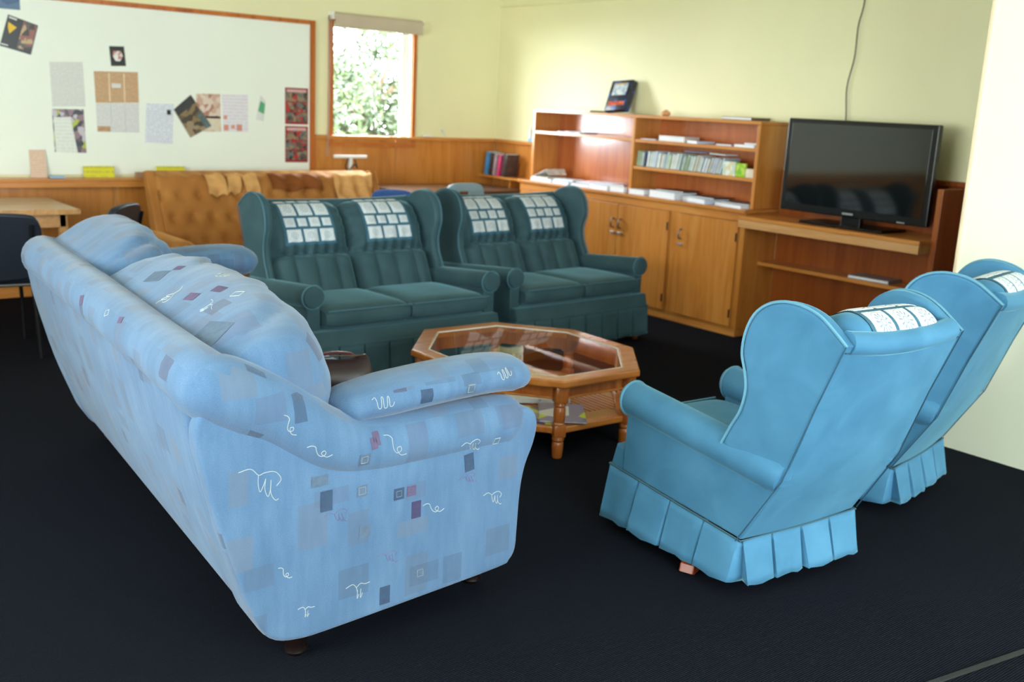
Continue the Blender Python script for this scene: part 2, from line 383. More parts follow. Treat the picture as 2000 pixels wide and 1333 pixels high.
# ---- window in the left wall
win = struct(empty('window_1', (wx0, YA, wz0)))
def wbox(name, a, b, mat, bev=.004):
    return span(name, (a[0]-wx0, a[1]-YA, a[2]-wz0), (b[0]-wx0, b[1]-YA, b[2]-wz0), mat, win, bev)
wbox('casing', (4.148, YA-.02, 1.09), (4.19, YA+.02, 2.13), W_TRIM); wbox('casing', (4.955, YA-.02, 1.09), (4.995, YA+.02, 2.13), W_TRIM)
wbox('casing', (4.148, YA-.02, 2.09), (4.995, YA+.02, 2.13), W_TRIM); wbox('casing', (4.14, YA-.03, 1.088), (5.0, YA+.02, 1.122), W_TRIM)
wbox('jamb', (4.19, YA, 1.12), (4.2, YA+.1, 2.09), WHITE); wbox('jamb', (4.945, YA, 1.12), (4.955, YA+.1, 2.09), WHITE)
wbox('sill', (4.19, YA, 1.12), (4.955, YA+.1, 1.135), WHITE); wbox('head', (4.19, YA, 2.075), (4.955, YA+.1, 2.09), WHITE)
wbox('sash_rail', (4.2, YA+.05, 1.135), (4.945, YA+.085, 1.17), WHITE); wbox('sash_rail', (4.2, YA+.05, 2.045), (4.945, YA+.085, 2.075), WHITE)
wbox('sash_stile', (4.2, YA+.05, 1.17), (4.222, YA+.085, 2.045), WHITE); wbox('sash_stile', (4.885, YA+.05, 1.17), (4.945, YA+.085, 2.045), WHITE)
wbox('pane', (4.222, YA+.064, 1.17), (4.885, YA+.068, 2.045), PANE, 0)
bl = empty('roller_blind', (4.59, YA-.05, 2.13), 0, 'beige roller blind rolled up above the window', 'blind')
v, f = tube_data([(-.43, 0, 0), (.43, 0, 0)], .027, 14); mk('roll', v, f, BLIND, bl)
span('blind_cloth', (-.42, -.026, -.085), (.42, -.022, 0), BLIND, bl, .001, 1); span('bottom_bar', (-.42, -.03, -.092), (.42, -.018, -.08), BLIND, bl, .004)
for s in (-1, 1): span('bracket', (s*.43-.008, -.02, -.03), (s*.43+.008, .05, .03), WHITE, bl, .003)
for k, xx in enumerate((-.445, -.462)):
    tube('cord', catmull([(xx, -.01, 0), (xx-.004, .0, -.4), (xx-.012+.01*k, .0, -.8), (xx-.02, -.005, -1.12)], 8), .0022, plain('grey_cord', (170, 158, 146), .8), bl, 6)
# ---- tree outside
tree = empty('tree', (6.36, 10.9, -.6), 0, 'bushy sunlit green tree outside the window', 'tree')
bm = bmesh.new()
addtube(bm, catmull([(0, 0, 0), (.05, 0, .8), (-.03, .05, 1.6), (.08, 0, 2.4)], 4), [.14-.1*i/12 for i in range(13)], 8)
for k in range(7):
    a = k*.9; addtube(bm, [(0, 0, 1+.15*k), (math.cos(a)*.5, math.sin(a)*.5, 1.5+.15*k), (math.cos(a)*.95, math.sin(a)*.9, 1.8+.17*k)], [.05, .03, .012], 6)
frombm('trunk', bm, plain('bark', (96, 78, 60), .9), tree)
def leafmat():
    t = NT('glossy_green_leaf'); n = t.noise(2.5, 3)
    oi = t.node('ShaderNodeNewGeometry')
    f = t.math('MULTIPLY_ADD', oi.outputs['Random Per Island'], .7, t.math('MULTIPLY', n, .3))
    t.col(t.ramp(f, [(.2, lin((24, 38, 20))), (.5, lin((40, 58, 28))), (.75, lin((56, 72, 36))), (.95, lin((86, 82, 44)))]))
    return t.set(Roughness=.35)
V = []; Fc = []
rnd = random.Random(3)
clus = [(rnd.gauss(-.1, .7), rnd.gauss(0, .5), 1.85+rnd.gauss(0, .72), rnd.uniform(.28, .45)) for _ in range(110)]
for cx, cy, cz, cr in clus:
    for _ in range(230):
        d = Vector((rnd.gauss(0, 1), rnd.gauss(0, 1), rnd.gauss(0, 1))).normalized(); c = Vector((cx, cy, cz))+d*cr*rnd.uniform(.75, 1)
        u = d.orthogonal().normalized(); u = (Matrix.Rotation(rnd.uniform(0, 6.28), 3, d) @ u); w_ = d.cross(u); L = rnd.uniform(.032, .055); n0 = len(V)
        V += [c-u*L, c+w_*L*.42+d*.012, c+u*L, c-w_*L*.42+d*.012]; Fc += [(n0, n0+1, n0+2), (n0, n0+2, n0+3)]
fo = mk('foliage', V, Fc, leafmat(), tree, recalc=False); fo['kind'] = 'stuff'
g = struct(span('ground', (-12, YA+T+.02, -.75), (24, 30, -.6), plain('grass_lawn', (62, 72, 44), .9, .2), bev=0))

# ================================================================== WING SUITE (armchairs and two-seaters)
S0 = .33
PROF = [(.13, .39), (.085, .50), (.03, .62), (-.04, .74), (-.10, .85), (-.15, .92), (-.20, .945), (-.25, .935), (-.285, .90)]
_pp = catmull([(a, b, 0) for a, b in PROF], 12)
_len = [0]
for i in range(1, len(_pp)): _len.append(_len[-1]+(_pp[i]-_pp[i-1]).length)
def prof(t):
    L = t*_len[-1]; i = 0
    while i < len(_len)-2 and _len[i+1] < L: i += 1
    k = (L-_len[i])/max(1e-9, _len[i+1]-_len[i]); p = _pp[i].lerp(_pp[i+1], k)
    a = _pp[max(i-2, 0)]; b = _pp[min(i+3, len(_pp)-1)]; d = (b-a).normalized()
    return p, Vector((d.y, -d.x, 0))*1.0
def cush_h(q, t):
    """padding height of a back cushion, q in [-1,1] across, t along the front and over the top"""
    e = 1-abs(q)**7
    m = .40
    h = -.055*abs(q)**7 if t < .55 else -.035*abs(q)**10
    g = math.exp(-((t-m)/.035)**2)
    ch = abs(math.sin(math.pi*2*(q+1)))**.5
    if t < m:
        h += e*(.004+.024*ch*min(1, (m-t)/.05)*min(1, t/.08+.25))
    else:
        h += e*.042*math.sin(math.pi*min(1, (t-m)/.62)**.75)
        h += e*.017*math.sin(q*25.1+t*5)*math.exp(-(t-m)/.07)
        h += .006*math.sin(t*70+q*4)*abs(q)**3*(t < .85)
    h -= .034*g*(1-.5*(1-ch))
    return h
# fix direction once: normal must look to +s for the lower face
KZ = [1.0]
_p, _n = prof(.2)
_SG = 1 if _n.x > 0 else -1
def cush_pt(cx, hw, q, t, off=0):
    p, n = prof(max(0, min(1, t))); h = cush_h(q, t)+off
    z = p.y+_SG*n.y*h
    return Vector((cx+q*hw, p.x+_SG*n.x*h-S0, z if z < .39 else .39+(z-.39)*KZ[0]))

WING = [(.105, .485), (.075, .55), (.045, .61), (.033, .68), (.043, .735), (.06, .79), (.055, .855), (.03, .915), (-.015, .955), (-.075, .974), (-.14, .972), (-.20, .953), (-.255, .918), (-.30, .885)]
def ztop(s): return .185+.053*s/.65
def make_wing_seat(name, label, cat, w, n, vel, pipe, swivel, group=None, wi=0.0):
    root = empty(name, (0, 0, 0), 0, label, cat, group); KZ[0] = .975 if swivel is not None else .885
    P = lambda sx: (lambda a, b, t: (sx*t, a-S0, b))
    woc = [tuple(p)[:2] for p in catmull([(a, b, 0) for a, b in WING], 4)]
    for sx in (-1, 1):
        prism('side_panel', [(.008, .187), (.59, .228), (.582, .46), (.30, .46), (.08, .45), (-.125, .41)], P(sx), w-.075, w, vel, root, .012, 3)
        # rolled arm with a domed front
        rings = []
        for s, k in ((-.128, .8), (-.124, .95), (-.1, 1), (.05, 1), (.2, 1), (.35, 1), (.5, 1), (.57, 1), (.592, .97), (.602, .88), (.606, .6)):
            zc = .437+.062*(s+.1)/.7; rr = (.062 if s > -.12 else .058)*k
            lean = -.36*max(0, min(1, (.0-s)/.08)) 
            rings.append([Vector((sx*(w-.032+math.cos(a)*rr*1.02), s-S0+lean*math.sin(a)*rr, zc+math.sin(a)*rr)) for a in [2*math.pi*i/18 for i in range(18)]])
        arm = loft('arm', rings, vel, root)
        zc = .437+.062*.68/.7
        tube('piping', [(sx*(w-.032+math.cos(a)*.063), .585-S0, zc+math.sin(a)*.063) for a in [2*math.pi*i/24 for i in range(24)]], .0045, pipe, arm, 6, True)
        def wp(a, b, t, sx=sx): return (sx*(t-wi+(.022 if wi == 0 else .008)*max(0, (a+.2)/.25)), a-S0, b)
        body = [(-.215, .665), (-.135, .43), (-.11, .43), (.05, .45)]
        wg = prism('wing', woc+body, wp, w-.05, w-.002, vel, root, .016, 3)
        tube('piping', [wp(a, b, w-.004) for a, b in woc], .0048, pipe, wg, 6)
        tube('piping', [wp(a, b, w+.001) for a, b in [(-.30, .885), (-.215, .665), (-.135, .43), (.008, .187)]], .0022, SEAM, wg, 6)
    # back panel, slightly bulged
    V = []; Fc = []; nx, nz = 12, 12
    bp = [(.01, .187), (-.13, .43), (-.215, .665), (-.29, .87)]
    bc = catmull([(a, b, 0) for a, b in bp], 4)
    rings = []
    for p in bc:
        ring = []
        for i in range(nx+1):
            q = -1+2*i/nx; ring.append(Vector((q*(w-wi-.004), p.x-.014*(1-q*q)-S0, p.y)))
        for i in range(nx, -1, -1):
            q = -1+2*i/nx; ring.append(Vector((q*(w-wi-.02), p.x+.06-S0, p.y+.012)))
        rings.append(ring)
    loft('back_panel', rings, vel, root)
    pts = [Vector((q*(w-wi-.035), -.272-.012*(1-q*q)-S0, .888-.014*(1-q*q))) for q in [-1+2*i/14 for i in range(15)]]
    tube('top_roll', pts, .036, vel, root, 12)
    tube('piping', [Vector((q*(w-wi-.01), -.293-.012*(1-q*q)-S0, .865-.012*(1-q*q))) for q in [-1+2*i/14 for i in range(15)]], .0024, SEAM, root, 6)
    span('seat_deck', (-w+.06, .0-S0, .2), (w-.06, .56-S0, .315), vel, root, .01)
    prism('front_rail', [(.53, .2), (.655, .238), (.632, .318), (.53, .318)], lambda a, b, t: (t, a-S0, b), -w+.004, w-.004, vel, root, .012, 3)
    # cushions
    iw = w-.052-wi; cw = iw/n
    for k in range(n):
        cx = -iw+cw*(2*k+1)
        # seat cushion: plump slab, crowned
        L0, L1 = .085, .640; rings = []
        NS = 22
        for i in range(NS+1):
            q = -1+2*i/NS; ring = []
            pe = (1-abs(q)**10)
            for j in range(28):
                a = 2*math.pi*j/28; ca, sa = math.cos(a), math.sin(a)
                fs = math.copysign(abs(ca)**.32, ca); fz = math.copysign(abs(sa)**.5, sa)
                s = (L0+L1)/2+(L1-L0)/2*fs*(.97+.03*pe); hh = .062*(.72+.28*pe)
                z = .376+(.012 if fz > 0 else 0)*0+hh*fz+(.012*(1-fs*fs)*(1-q*q) if fz > 0 else 0)+.03*(s-.35)/.55*.3
                z -= (.012*math.exp(-((q-.1)**2+(fs+.1)**2)/.25) if fz > 0 else 0)
                ring.append(Vector((cx+q*(cw-.004), s-S0, z)))
            rings.append(ring)
        sc = loft('seat_cushion', rings, vel, root, ang=60)
        tube('piping', [Vector((cx+q*(cw-.006), .643-S0, .426)) for q in [-1+2*i/10 for i in range(11)]], .004, pipe, sc, 6)
        # back cushion
        NX, NT_ = 40, 54; rings = []
        for i in range(NX+1):
            q = -1+2*i/NX; ring = [cush_pt(cx, cw-.002, q, j/NT_) for j in range(NT_+1)]
            for j in range(10, -1, -1):
                p, nn = prof(j/10*.93); ring.append(Vector((cx+q*(cw-.004), p.x-_SG*nn.x*.06-S0, (p.y-_SG*nn.y*.05-.39)*KZ[0]+.39)))
            rings.append(ring)
        loft('back_cushion', rings, vel, root, ang=70)
    # skirt with box pleats
    path = [(-w, 0), (-w, .648), (w, .648), (w, 0)]
    if swivel is not None: pass
    V = []; cols = []
    per = []
    for i in range(4):
        a = Vector(path[i]); b = Vector(path[(i+1) % 4]); L = (b-a).length; npl = max(1, round(L/.148)); nrm = Vector(((b-a).y, -(b-a).x)).normalized()*-1
        cen = Vector((0, .324)); 
        if (a+b).lerp(Vector((0, 0)), .5).dot(nrm)-cen.dot(nrm) < 0: nrm = -nrm
        for k in range(npl):
            fl = random.uniform(-.006, .012)
            for m_, (q, dep, out) in enumerate([(0.0, -.05, 0), (.03, -.006, .002), (.07, .004, .008), (.3, .004, .016), (.5, 0, .018), (.7, .002, .015), (.93, .005, .01), (.985, .006, .012)]):
                p = a.lerp(b, (k+q)/npl)
                tdir = (b-a).normalized()
                cols.append((p, nrm, dep, out+fl, (k+q)/npl, i))
    NZ = 6; n_ = len(cols)
    for j in range(NZ+1):
        f_ = j/NZ
        for (p, nrm, dep, out, q, side) in cols:
            # corners: blend normals
            d2 = nrm
            zt = ztop(p.y); z = zt+(.045-zt)*f_+.004*math.sin(q*37+side)*f_
            o = .004+f_*(.024+out)*(1 if swivel is not None else .45)+dep*(.25+.75*f_)
            c = p+d2*o
            # push corners outward so that sides meet
            V.append((c.x, c.y-S0, z))
    Fc = [(j*n_+k, j*n_+(k+1) % n_, (j+1)*n_+(k+1) % n_, (j+1)*n_+k) for j in range(NZ) for k in range(n_)]
    sk = mk('skirt', V, Fc, vel, root, 28)
    md = sk.modifiers.new('thick', 'SOLIDIFY'); md.thickness = .005; md.offset = -1
    tube('skirt_piping', [(x_, y_-S0, ztop(y_)) for x_, y_ in [(-w-.004, 0), (-w-.004, .3), (-w-.004, .65), (0, .655), (w+.004, .65), (w+.004, .3), (w+.004, 0), (0, -.005)]], .004, PIPE_D, root, 6, True)
    if swivel is not None:
        bm = bmesh.new(); lathe(bm, [(.06, .05), (.06, .2)], (0, 0, 0), 12); frombm('swivel_post', bm, W_RED, root)
        for k in range(4):
            a = swivel+k*math.pi/2; ca, sa = math.cos(a), math.sin(a)
            ol = [(.02, .075), (.2, .07), (.31, .055), (.35, .035), (.36, .01), (.345, 0), (.30, 0), (.26, .02), (.02, .035)]
            prism('base_foot', ol, (lambda a_, b_, t, ca=ca, sa=sa: (ca*a_-sa*t, sa*a_+ca*t, b_)), -.026, .026, W_RED, root, .006)
    else:
        for sx in (-1, 1):
            for s in (.06, .6):
                bm = bmesh.new(); lathe(bm, [(.018, 0), (.024, .06), (.028, .2)], (sx*(w-.05), s-S0, 0), 10); frombm('foot', bm, W_RED, root)
    return root, iw, cw
def antimacassar(root_name, label, seat, cx, cw, x0, x1, t0, rows, group, matsq, th=.0, skew=0.0):
    """crocheted cloth lying on a back cushion: base cloth + a square for each white motif"""
    KZ[0] = .975 if 'armchair' in seat.name else .885
    cl = empty(root_name, seat.location, seat.rotation_euler.z, label, 'antimacassar', group)
    cl.scale = seat.scale; hw = cw-.002
    def S(x, t, off): return cush_pt(cx, hw, max(-.999, min(.999, (x-cx)/hw)), min(t, .995), off)
    L = _len[-1]; tb = t0; ts = []
    for kind in rows:
        h = ((x1-x0)/3 if kind == 3 else (x1-x0)/4)/L*.97; ts.append((tb, tb+h, kind)); tb += h
    NX, NTT = 16, 30; V = []
    for layer in (.003, .0005):
        for i in range(NX+1):
            for j in range(NTT+1):
                xx = x0-.008+(x1-x0+.016)*i/NX; tt = t0-.012+(tb-t0+.015)*j/NTT
                V.append(S(xx+skew*(tt-t0), tt, layer))
    n2 = (NX+1)*(NTT+1); Fc = []
    for i in range(NX):
        for j in range(NTT):
            a = i*(NTT+1)+j; Fc.append((a, a+1, a+NTT+2, a+NTT+1)); Fc.append((n2+a, n2+a+NTT+1, n2+a+NTT+2, n2+a+1))
    mk('base_cloth', V, Fc, CLOTH_T, cl)
    for ta, tc, kind in ts:
        wd = (x1-x0)/kind
        for k in range(kind):
            xa = x0+wd*k; inset = .0085 if kind == 3 else (.007 if k % 2 else .011)
            it = inset/L; V = []; uvs = []; M = 7
            for layer in (.0075, .002):
                for i in range(M+1):
                    for j in range(M+1):
                        u, v_ = i/M, j/M
                        bow = .004*math.sin(math.pi*u)*(1 if v_ in (0, 1) else 0)
                        tt = ta+it+(tc-ta-2*it)*v_
                        edge = min(u, 1-u, v_, 1-v_)
                        V.append(S(xa+inset+(wd-2*inset)*u+skew*(tt-t0), tt, layer-(.003 if edge == 0 and layer > .005 else 0))); uvs.append((u, v_))
            m2 = (M+1)**2; Fc = []
            for i in range(M):
                for j in range(M):
                    a = i*(M+1)+j; Fc.append((a, a+1, a+M+2, a+M+1)); Fc.append((m2+a, m2+a+M+1, m2+a+M+2, m2+a+1))
            bd = [i*(M+1) for i in range(M+1)]+[M*(M+1)+j for j in range(1, M+1)]+[i*(M+1)+M for i in range(M-1, -1, -1)]+[j for j in range(M-1, 0, -1)]
            for q in range(len(bd)): a, b = bd[q], bd[(q+1) % len(bd)]; Fc.append((a, b, m2+b, m2+a))
            o = mk('crochet_square', V, Fc, matsq, cl, 60)
            ul = o.data.uv_layers.new(name='UVMap')
            for lp in o.data.loops: ul.data[lp.index].uv = uvs[lp.vertex_index]
    return cl
# armchairs (seen from behind)
def place(o, rear_left, rz, w):
    """rear-left skirt corner of a seat facing local +y"""
    c, s = math.cos(rz), math.sin(rz); lx, ly = w, S0
    o.location = (rear_left[0]+c*lx-s*ly, rear_left[1]+s*lx+c*ly, 0); o.rotation_euler = (0, 0, rz)
ch1, iw, cw = make_wing_seat('wing_armchair', 'teal velvet wing armchair beside the octagonal table', 'armchair', .283, 1, VELVET, PIPE, R(24), 'pair of wing armchairs')
place(ch1, (2.487, 1.89), R(-3.5), .283)
ch2, iw, cw = make_wing_seat('wing_armchair', 'teal velvet wing armchair up against the cream partition wall', 'armchair', .283, 1, VELVET, PIPE, R(24), 'pair of wing armchairs')
place(ch2, (3.56, 2.02), R(11), .283)
antimacassar('antimacassar', 'white crochet headrest cover on the wing armchair beside the octagonal table', ch1, 0, cw, -.13, .19, .50, (3, 4, 3, 3), 'headrest covers', CROCHET)
antimacassar('antimacassar', 'white crochet headrest cover on the wing armchair by the partition wall', ch2, 0, cw, -.15, .17, .50, (3, 4, 3, 3), 'headrest covers', CROCHET)
ls1, iw, cw = make_wing_seat('two_seat_wing_sofa', 'deep teal wing two-seater in front of the ochre tufted sofa', 'sofa', .608, 2, VELVET_L, PIPE_M, None, 'pair of teal two-seaters', .028)
ls2, iw, cw = make_wing_seat('two_seat_wing_sofa', 'deep teal wing two-seater beside the cupboard doors', 'sofa', .585, 2, VELVET_L, PIPE_M, None, 'pair of teal two-seaters', .028)
def face(o, front_mid, rz):
    c, s = math.cos(rz), math.sin(rz); ly = .645-S0
    o.location = (front_mid[0]+s*ly, front_mid[1]-c*ly, 0); o.rotation_euler = (0, 0, rz)
face(ls1, (2.99, 4.60), math.pi+R(1)); face(ls2, (4.33, 4.675), math.pi+R(3)); ls1.scale = ls2.scale = (1, 1, .983)
for seat, wv, nm in ((ls1, .608, 'two-seater before the ochre sofa'), (ls2, .585, 'two-seater by the cupboards')):
    c_ = (wv-.052-.028)/2
    for k, sd in ((1, 'patterned sofa end'), (-1, 'bookcase end')):
        cx = k*c_
        antimacassar('antimacassar', 'crochet headrest cover on teal %s, %s' % (nm, sd), seat, cx, c_, cx-.155, cx+.155, .475, (3, 4, 3, 4), 'headrest covers', CROCHET)

# ================================================================== PATTERNED BLUE SOFA
SL = 2.22
sofa = empty('patterned_sofa', (1.025, 2.255, 0), 0, 'light blue patterned three-seat sofa with loose back cushions', 'sofa')
SH = .037                                    # near arm toes in
OUT = [(.2, .077), (.11, .08), (.045, .097), (.0, .14), (-.03, .21), (-.09, .38), (-.147, .60), (-.165, .69), (-.16, .735), (-.13, .76), (-.08, .765), (-.02, .745), (.1, .735), (.22, .65), (.30, .62), (.5, .615), (.75, .617), (.86, .612), (.915, .59), (.932, .545), (.92, .485), (.892, .42), (.877, .34), (.872, .22), (.868, .15), (.845, .115), (.80, .10), (.5, .087)]
outc = [tuple(p)[:2] for p in catmull([(a, b, 0) for a, b in OUT], 3, True)]
def endpanel(v0, v1, sh, vs):
    return boxuv(prism('side_panel', outc, lambda a, b, t: (a, vs(t)+sh*a, b), v0, v1, SOFA, sofa, .03, 4, 60))
near = endpanel(0, .17, SH, lambda t: t)
far = endpanel(0, .17, -.03, lambda t: SL-t)
# shoulder and arm rolls swept along the top of each end
def roll(name, pts, rads, vfun, flat=1.0):
    P = catmull([(a, b, 0) for a, b in pts], 6); rings = []
    for i, p in enumerate(P):
        a = P[max(i-1, 0)]; b = P[min(i+1, len(P)-1)]; d = (b-a).normalized(); n = Vector((-d.y, d.x, 0))
        k = i/(len(P)-1)*(len(rads)-1); j = min(int(k), len(rads)-2); r = rads[j]+(rads[j+1]-rads[j])*(k-j)
        rings.append([Vector((p.x+n.x*r*flat*math.sin(q), vfun(p.x)+r*math.cos(q)*1.05, p.y+n.y*r*flat*math.sin(q))) for q in [2*math.pi*m/20 for m in range(20)]])
    return boxuv(loft(name, rings, SOFA, sofa, ang=60))
half = [(-.128, .60, .818), (-.128, .22, .818), (-.126, .11, .816), (-.112, .058, .802), (-.075, .046, .787), (-.02, .05, .757), (.06, .060, .712), (.2, .066, .615), (.32, .074, .575), (.5, .08, .567), (.7, .088, .567), (.82, .093, .562), (.86, .094, .553), (.872, .094, .548)]
hr = [.078, .078, .08, .086, .09, .091, .091, .089, .083, .081, .081, .08, .066, .03]
P3 = [Vector((u, SL-v, z)) for u, v, z in reversed(half)]+[Vector((-.128, SL/2, .820))]+[Vector(p) for p in half]
R3 = hr[::-1]+[.079]+hr
NP = 6; ptsr = catmull(P3, NP); radr = []
for i in range(len(ptsr)):
    k = i/NP; j = min(int(k), len(R3)-2); radr.append(R3[j]+(R3[j+1]-R3[j])*(k-j))
near_roll = broll = tube('back_and_arm_roll', ptsr, radr, SOFA, sofa, 20)
pad = [(.255, .665), (.29, .682), (.42, .695), (.6, .705), (.76, .708), (.86, .70), (.905, .685), (.918, .675)]
pr_ = [.03, .085, .098, .10, .10, .098, .075, .03]
near_pad = roll('arm_pad', pad, pr_, lambda u: .10+SH*u, .58)
roll('arm_pad', [(a, b+.055) for a, b in pad], [r_*1.1 for r_ in pr_], lambda u: SL-.10-.03*u, .62)
# backrest shell and its top roll
BK = [(.07, .095), (.01, .14), (-.025, .21), (-.09, .38), (-.15, .60), (-.185, .78), (-.19, .84), (-.13, .88), (-.05, .86), (.03, .72), (.1, .45), (.14, .2), (.13, .095)]
back = boxuv(prism('back_shell', [tuple(p)[:2] for p in catmull([(a, b, 0) for a, b in BK], 2, True)], lambda a, b, t: (a, t, b), .03, SL-.03, SOFA, sofa, .02, 2, 60))
# seat base and seat cushions
boxuv(span('seat_base', (.1, .12, .095), (.86, SL-.12, .29), SOFA, sofa, .02, 3))
def pillow(name, L, Hh, Tk, nl, nh, wrink, fl=.55, fh=.6, pin=.0):
    """closed puffed cushion: local x thickness, y length, z height"""
    V = []; Fc = []; idx = {}
    for sgn in (1, -1):
        for i in range(nl+1):
            for j in range(nh+1):
                q = -1+2*i/nl; w_ = -1+2*j/nh
                q = math.sin(q*math.pi/2)*.35+q*.65; w_ = math.sin(w_*math.pi/2)*.35+w_*.65
                border = i in (0, nl) or j in (0, nh)
                if border and sgn < 0: idx[(sgn, i, j)] = idx[(1, i, j)]; continue
                # squircle outline
                e = (abs(q)**6+abs(w_)**6)**(1/6) if (abs(q)+abs(w_)) > 0 else 1
                m = max(abs(q), abs(w_)); k = m/e if e > 0 else 1
                yy = q*k*L/2; zz = w_*k*Hh/2
                th = Tk/2*(max(0, 1-abs(q)**3.2))**fl*(max(0, 1-abs(w_)**3.0))**fh
                th = 0 if border else th
                x_ = sgn*th+wrink(sgn, q, w_)*(0 if border else min(1, th/.05))
                idx[(sgn, i, j)] = len(V); V.append((x_, yy, zz))
        for i in range(nl):
            for j in range(nh):
                q4 = [idx[(sgn, i, j)], idx[(sgn, i+1, j)], idx[(sgn, i+1, j+1)], idx[(sgn, i, j+1)]]
                Fc.append(tuple(q4 if sgn > 0 else q4[::-1]))
    bd = [V[idx[(1, i, 0)]] for i in range(nl)]+[V[idx[(1, nl, j)]] for j in range(nh)]+[V[idx[(1, i, nh)]] for i in range(nl, 0, -1)]+[V[idx[(1, 0, j)]] for j in range(nh, 0, -1)]
    return V, Fc, bd
def put_pillow(name, v0, v1, top, bot, front, rear, lift, wrink, nl=52, nh=34):
    """back cushion whose piped seam lies against the backrest: top and bot are (u, z) of the seam edges"""
    L = v1-v0; Hh = math.hypot(top[0]-bot[0], top[1]-bot[1]); V, Fc, bd = pillow(name, L, Hh, 2.0, nl, nh, lambda s_, q, w_: 0, .36, .44)
    ax = Vector((top[0]-bot[0], 0, top[1]-bot[1])).normalized(); nr = Vector((ax.z, 0, -ax.x)); mid = Vector(((top[0]+bot[0])/2, (v0+v1)/2, (top[1]+bot[1])/2))
    def put(p):
        th = p[0]; q = p[1]/(L/2); w_ = p[2]/(Hh/2)
        if th >= 0: off = nr*(front*th)+ax*(lift*th*(.45+.55*max(-.3, w_)))+Vector((0, (q*.03 if q > -.5 else q*.085)*th, 0))
        else: off = nr*(rear*th)
        return mid+ax*p[2]+Vector((0, p[1]*(1-.16*max(0, -w_)), 0))+off+nr*(wrink(1, q, w_)*max(0, min(1, th*2)))
    o = mk(name, [put(v) for v in V], Fc, SOFA, sofa, 80)
    tube('piping', [put(v)-nr*.004 for v in bd], .0065, SOFA, o, 7, True)
    return o
rw = random.Random(5)
wk = [(rw.uniform(-1, 1), rw.uniform(-.2, 1), rw.uniform(.5, 1.2), rw.uniform(-.6, .6)) for _ in range(16)]
def wrinkle(sgn, q, w_):
    v = 0
    for a, b, s_, k in wk:
        d = (q-a)+k*(w_-b); v += -.020*s_*math.exp(-(d/.04)**2)*math.exp(-((w_-b)/.5)**2)
        v += .012*s_*math.exp(-((d-.08)/.055)**2)*math.exp(-((w_-b)/.5)**2)
    return v*(1 if q > -.35 else .2)
c1 = put_pillow('back_cushion', .05, 1.36, (-.085, .875), (.12, .46), .33, .05, .055, wrinkle)
c2 = put_pillow('back_cushion', 1.34, 2.23, (-.085, .885), (.12, .46), .33, .05, .08, lambda s_, q, w_: wrinkle(s_, -q*.9, w_*.9))
for a, b in ((.2, 1.075), (1.08, 1.95)):
    boxuv(box('seat_cushion', (.58, (a+b)/2, .365), (.84, b-a, .17), SOFA, sofa, .055, 5))
for u, v in ((.135, .085), (.80, .175), (.135, SL-.1), (.80, SL-.12)):
    bm = bmesh.new(); lathe(bm, [(.026, 0), (.034, .012), (.03, .03), (.042, .055), (.046, .075), (.046, .11)], (u, v, 0), 14); frombm('leg', bm, W_DARKLEG, sofa)
def warp(o):
    for ch in o.children:
        for v in ch.data.vertices:
            u = max(0, min(1, v.co.x/.9)); v.co.x += .078*v.co.y*(1-u)
        if not ch.data.uv_layers: boxuv(ch)
        warp(ch)
warp(sofa)
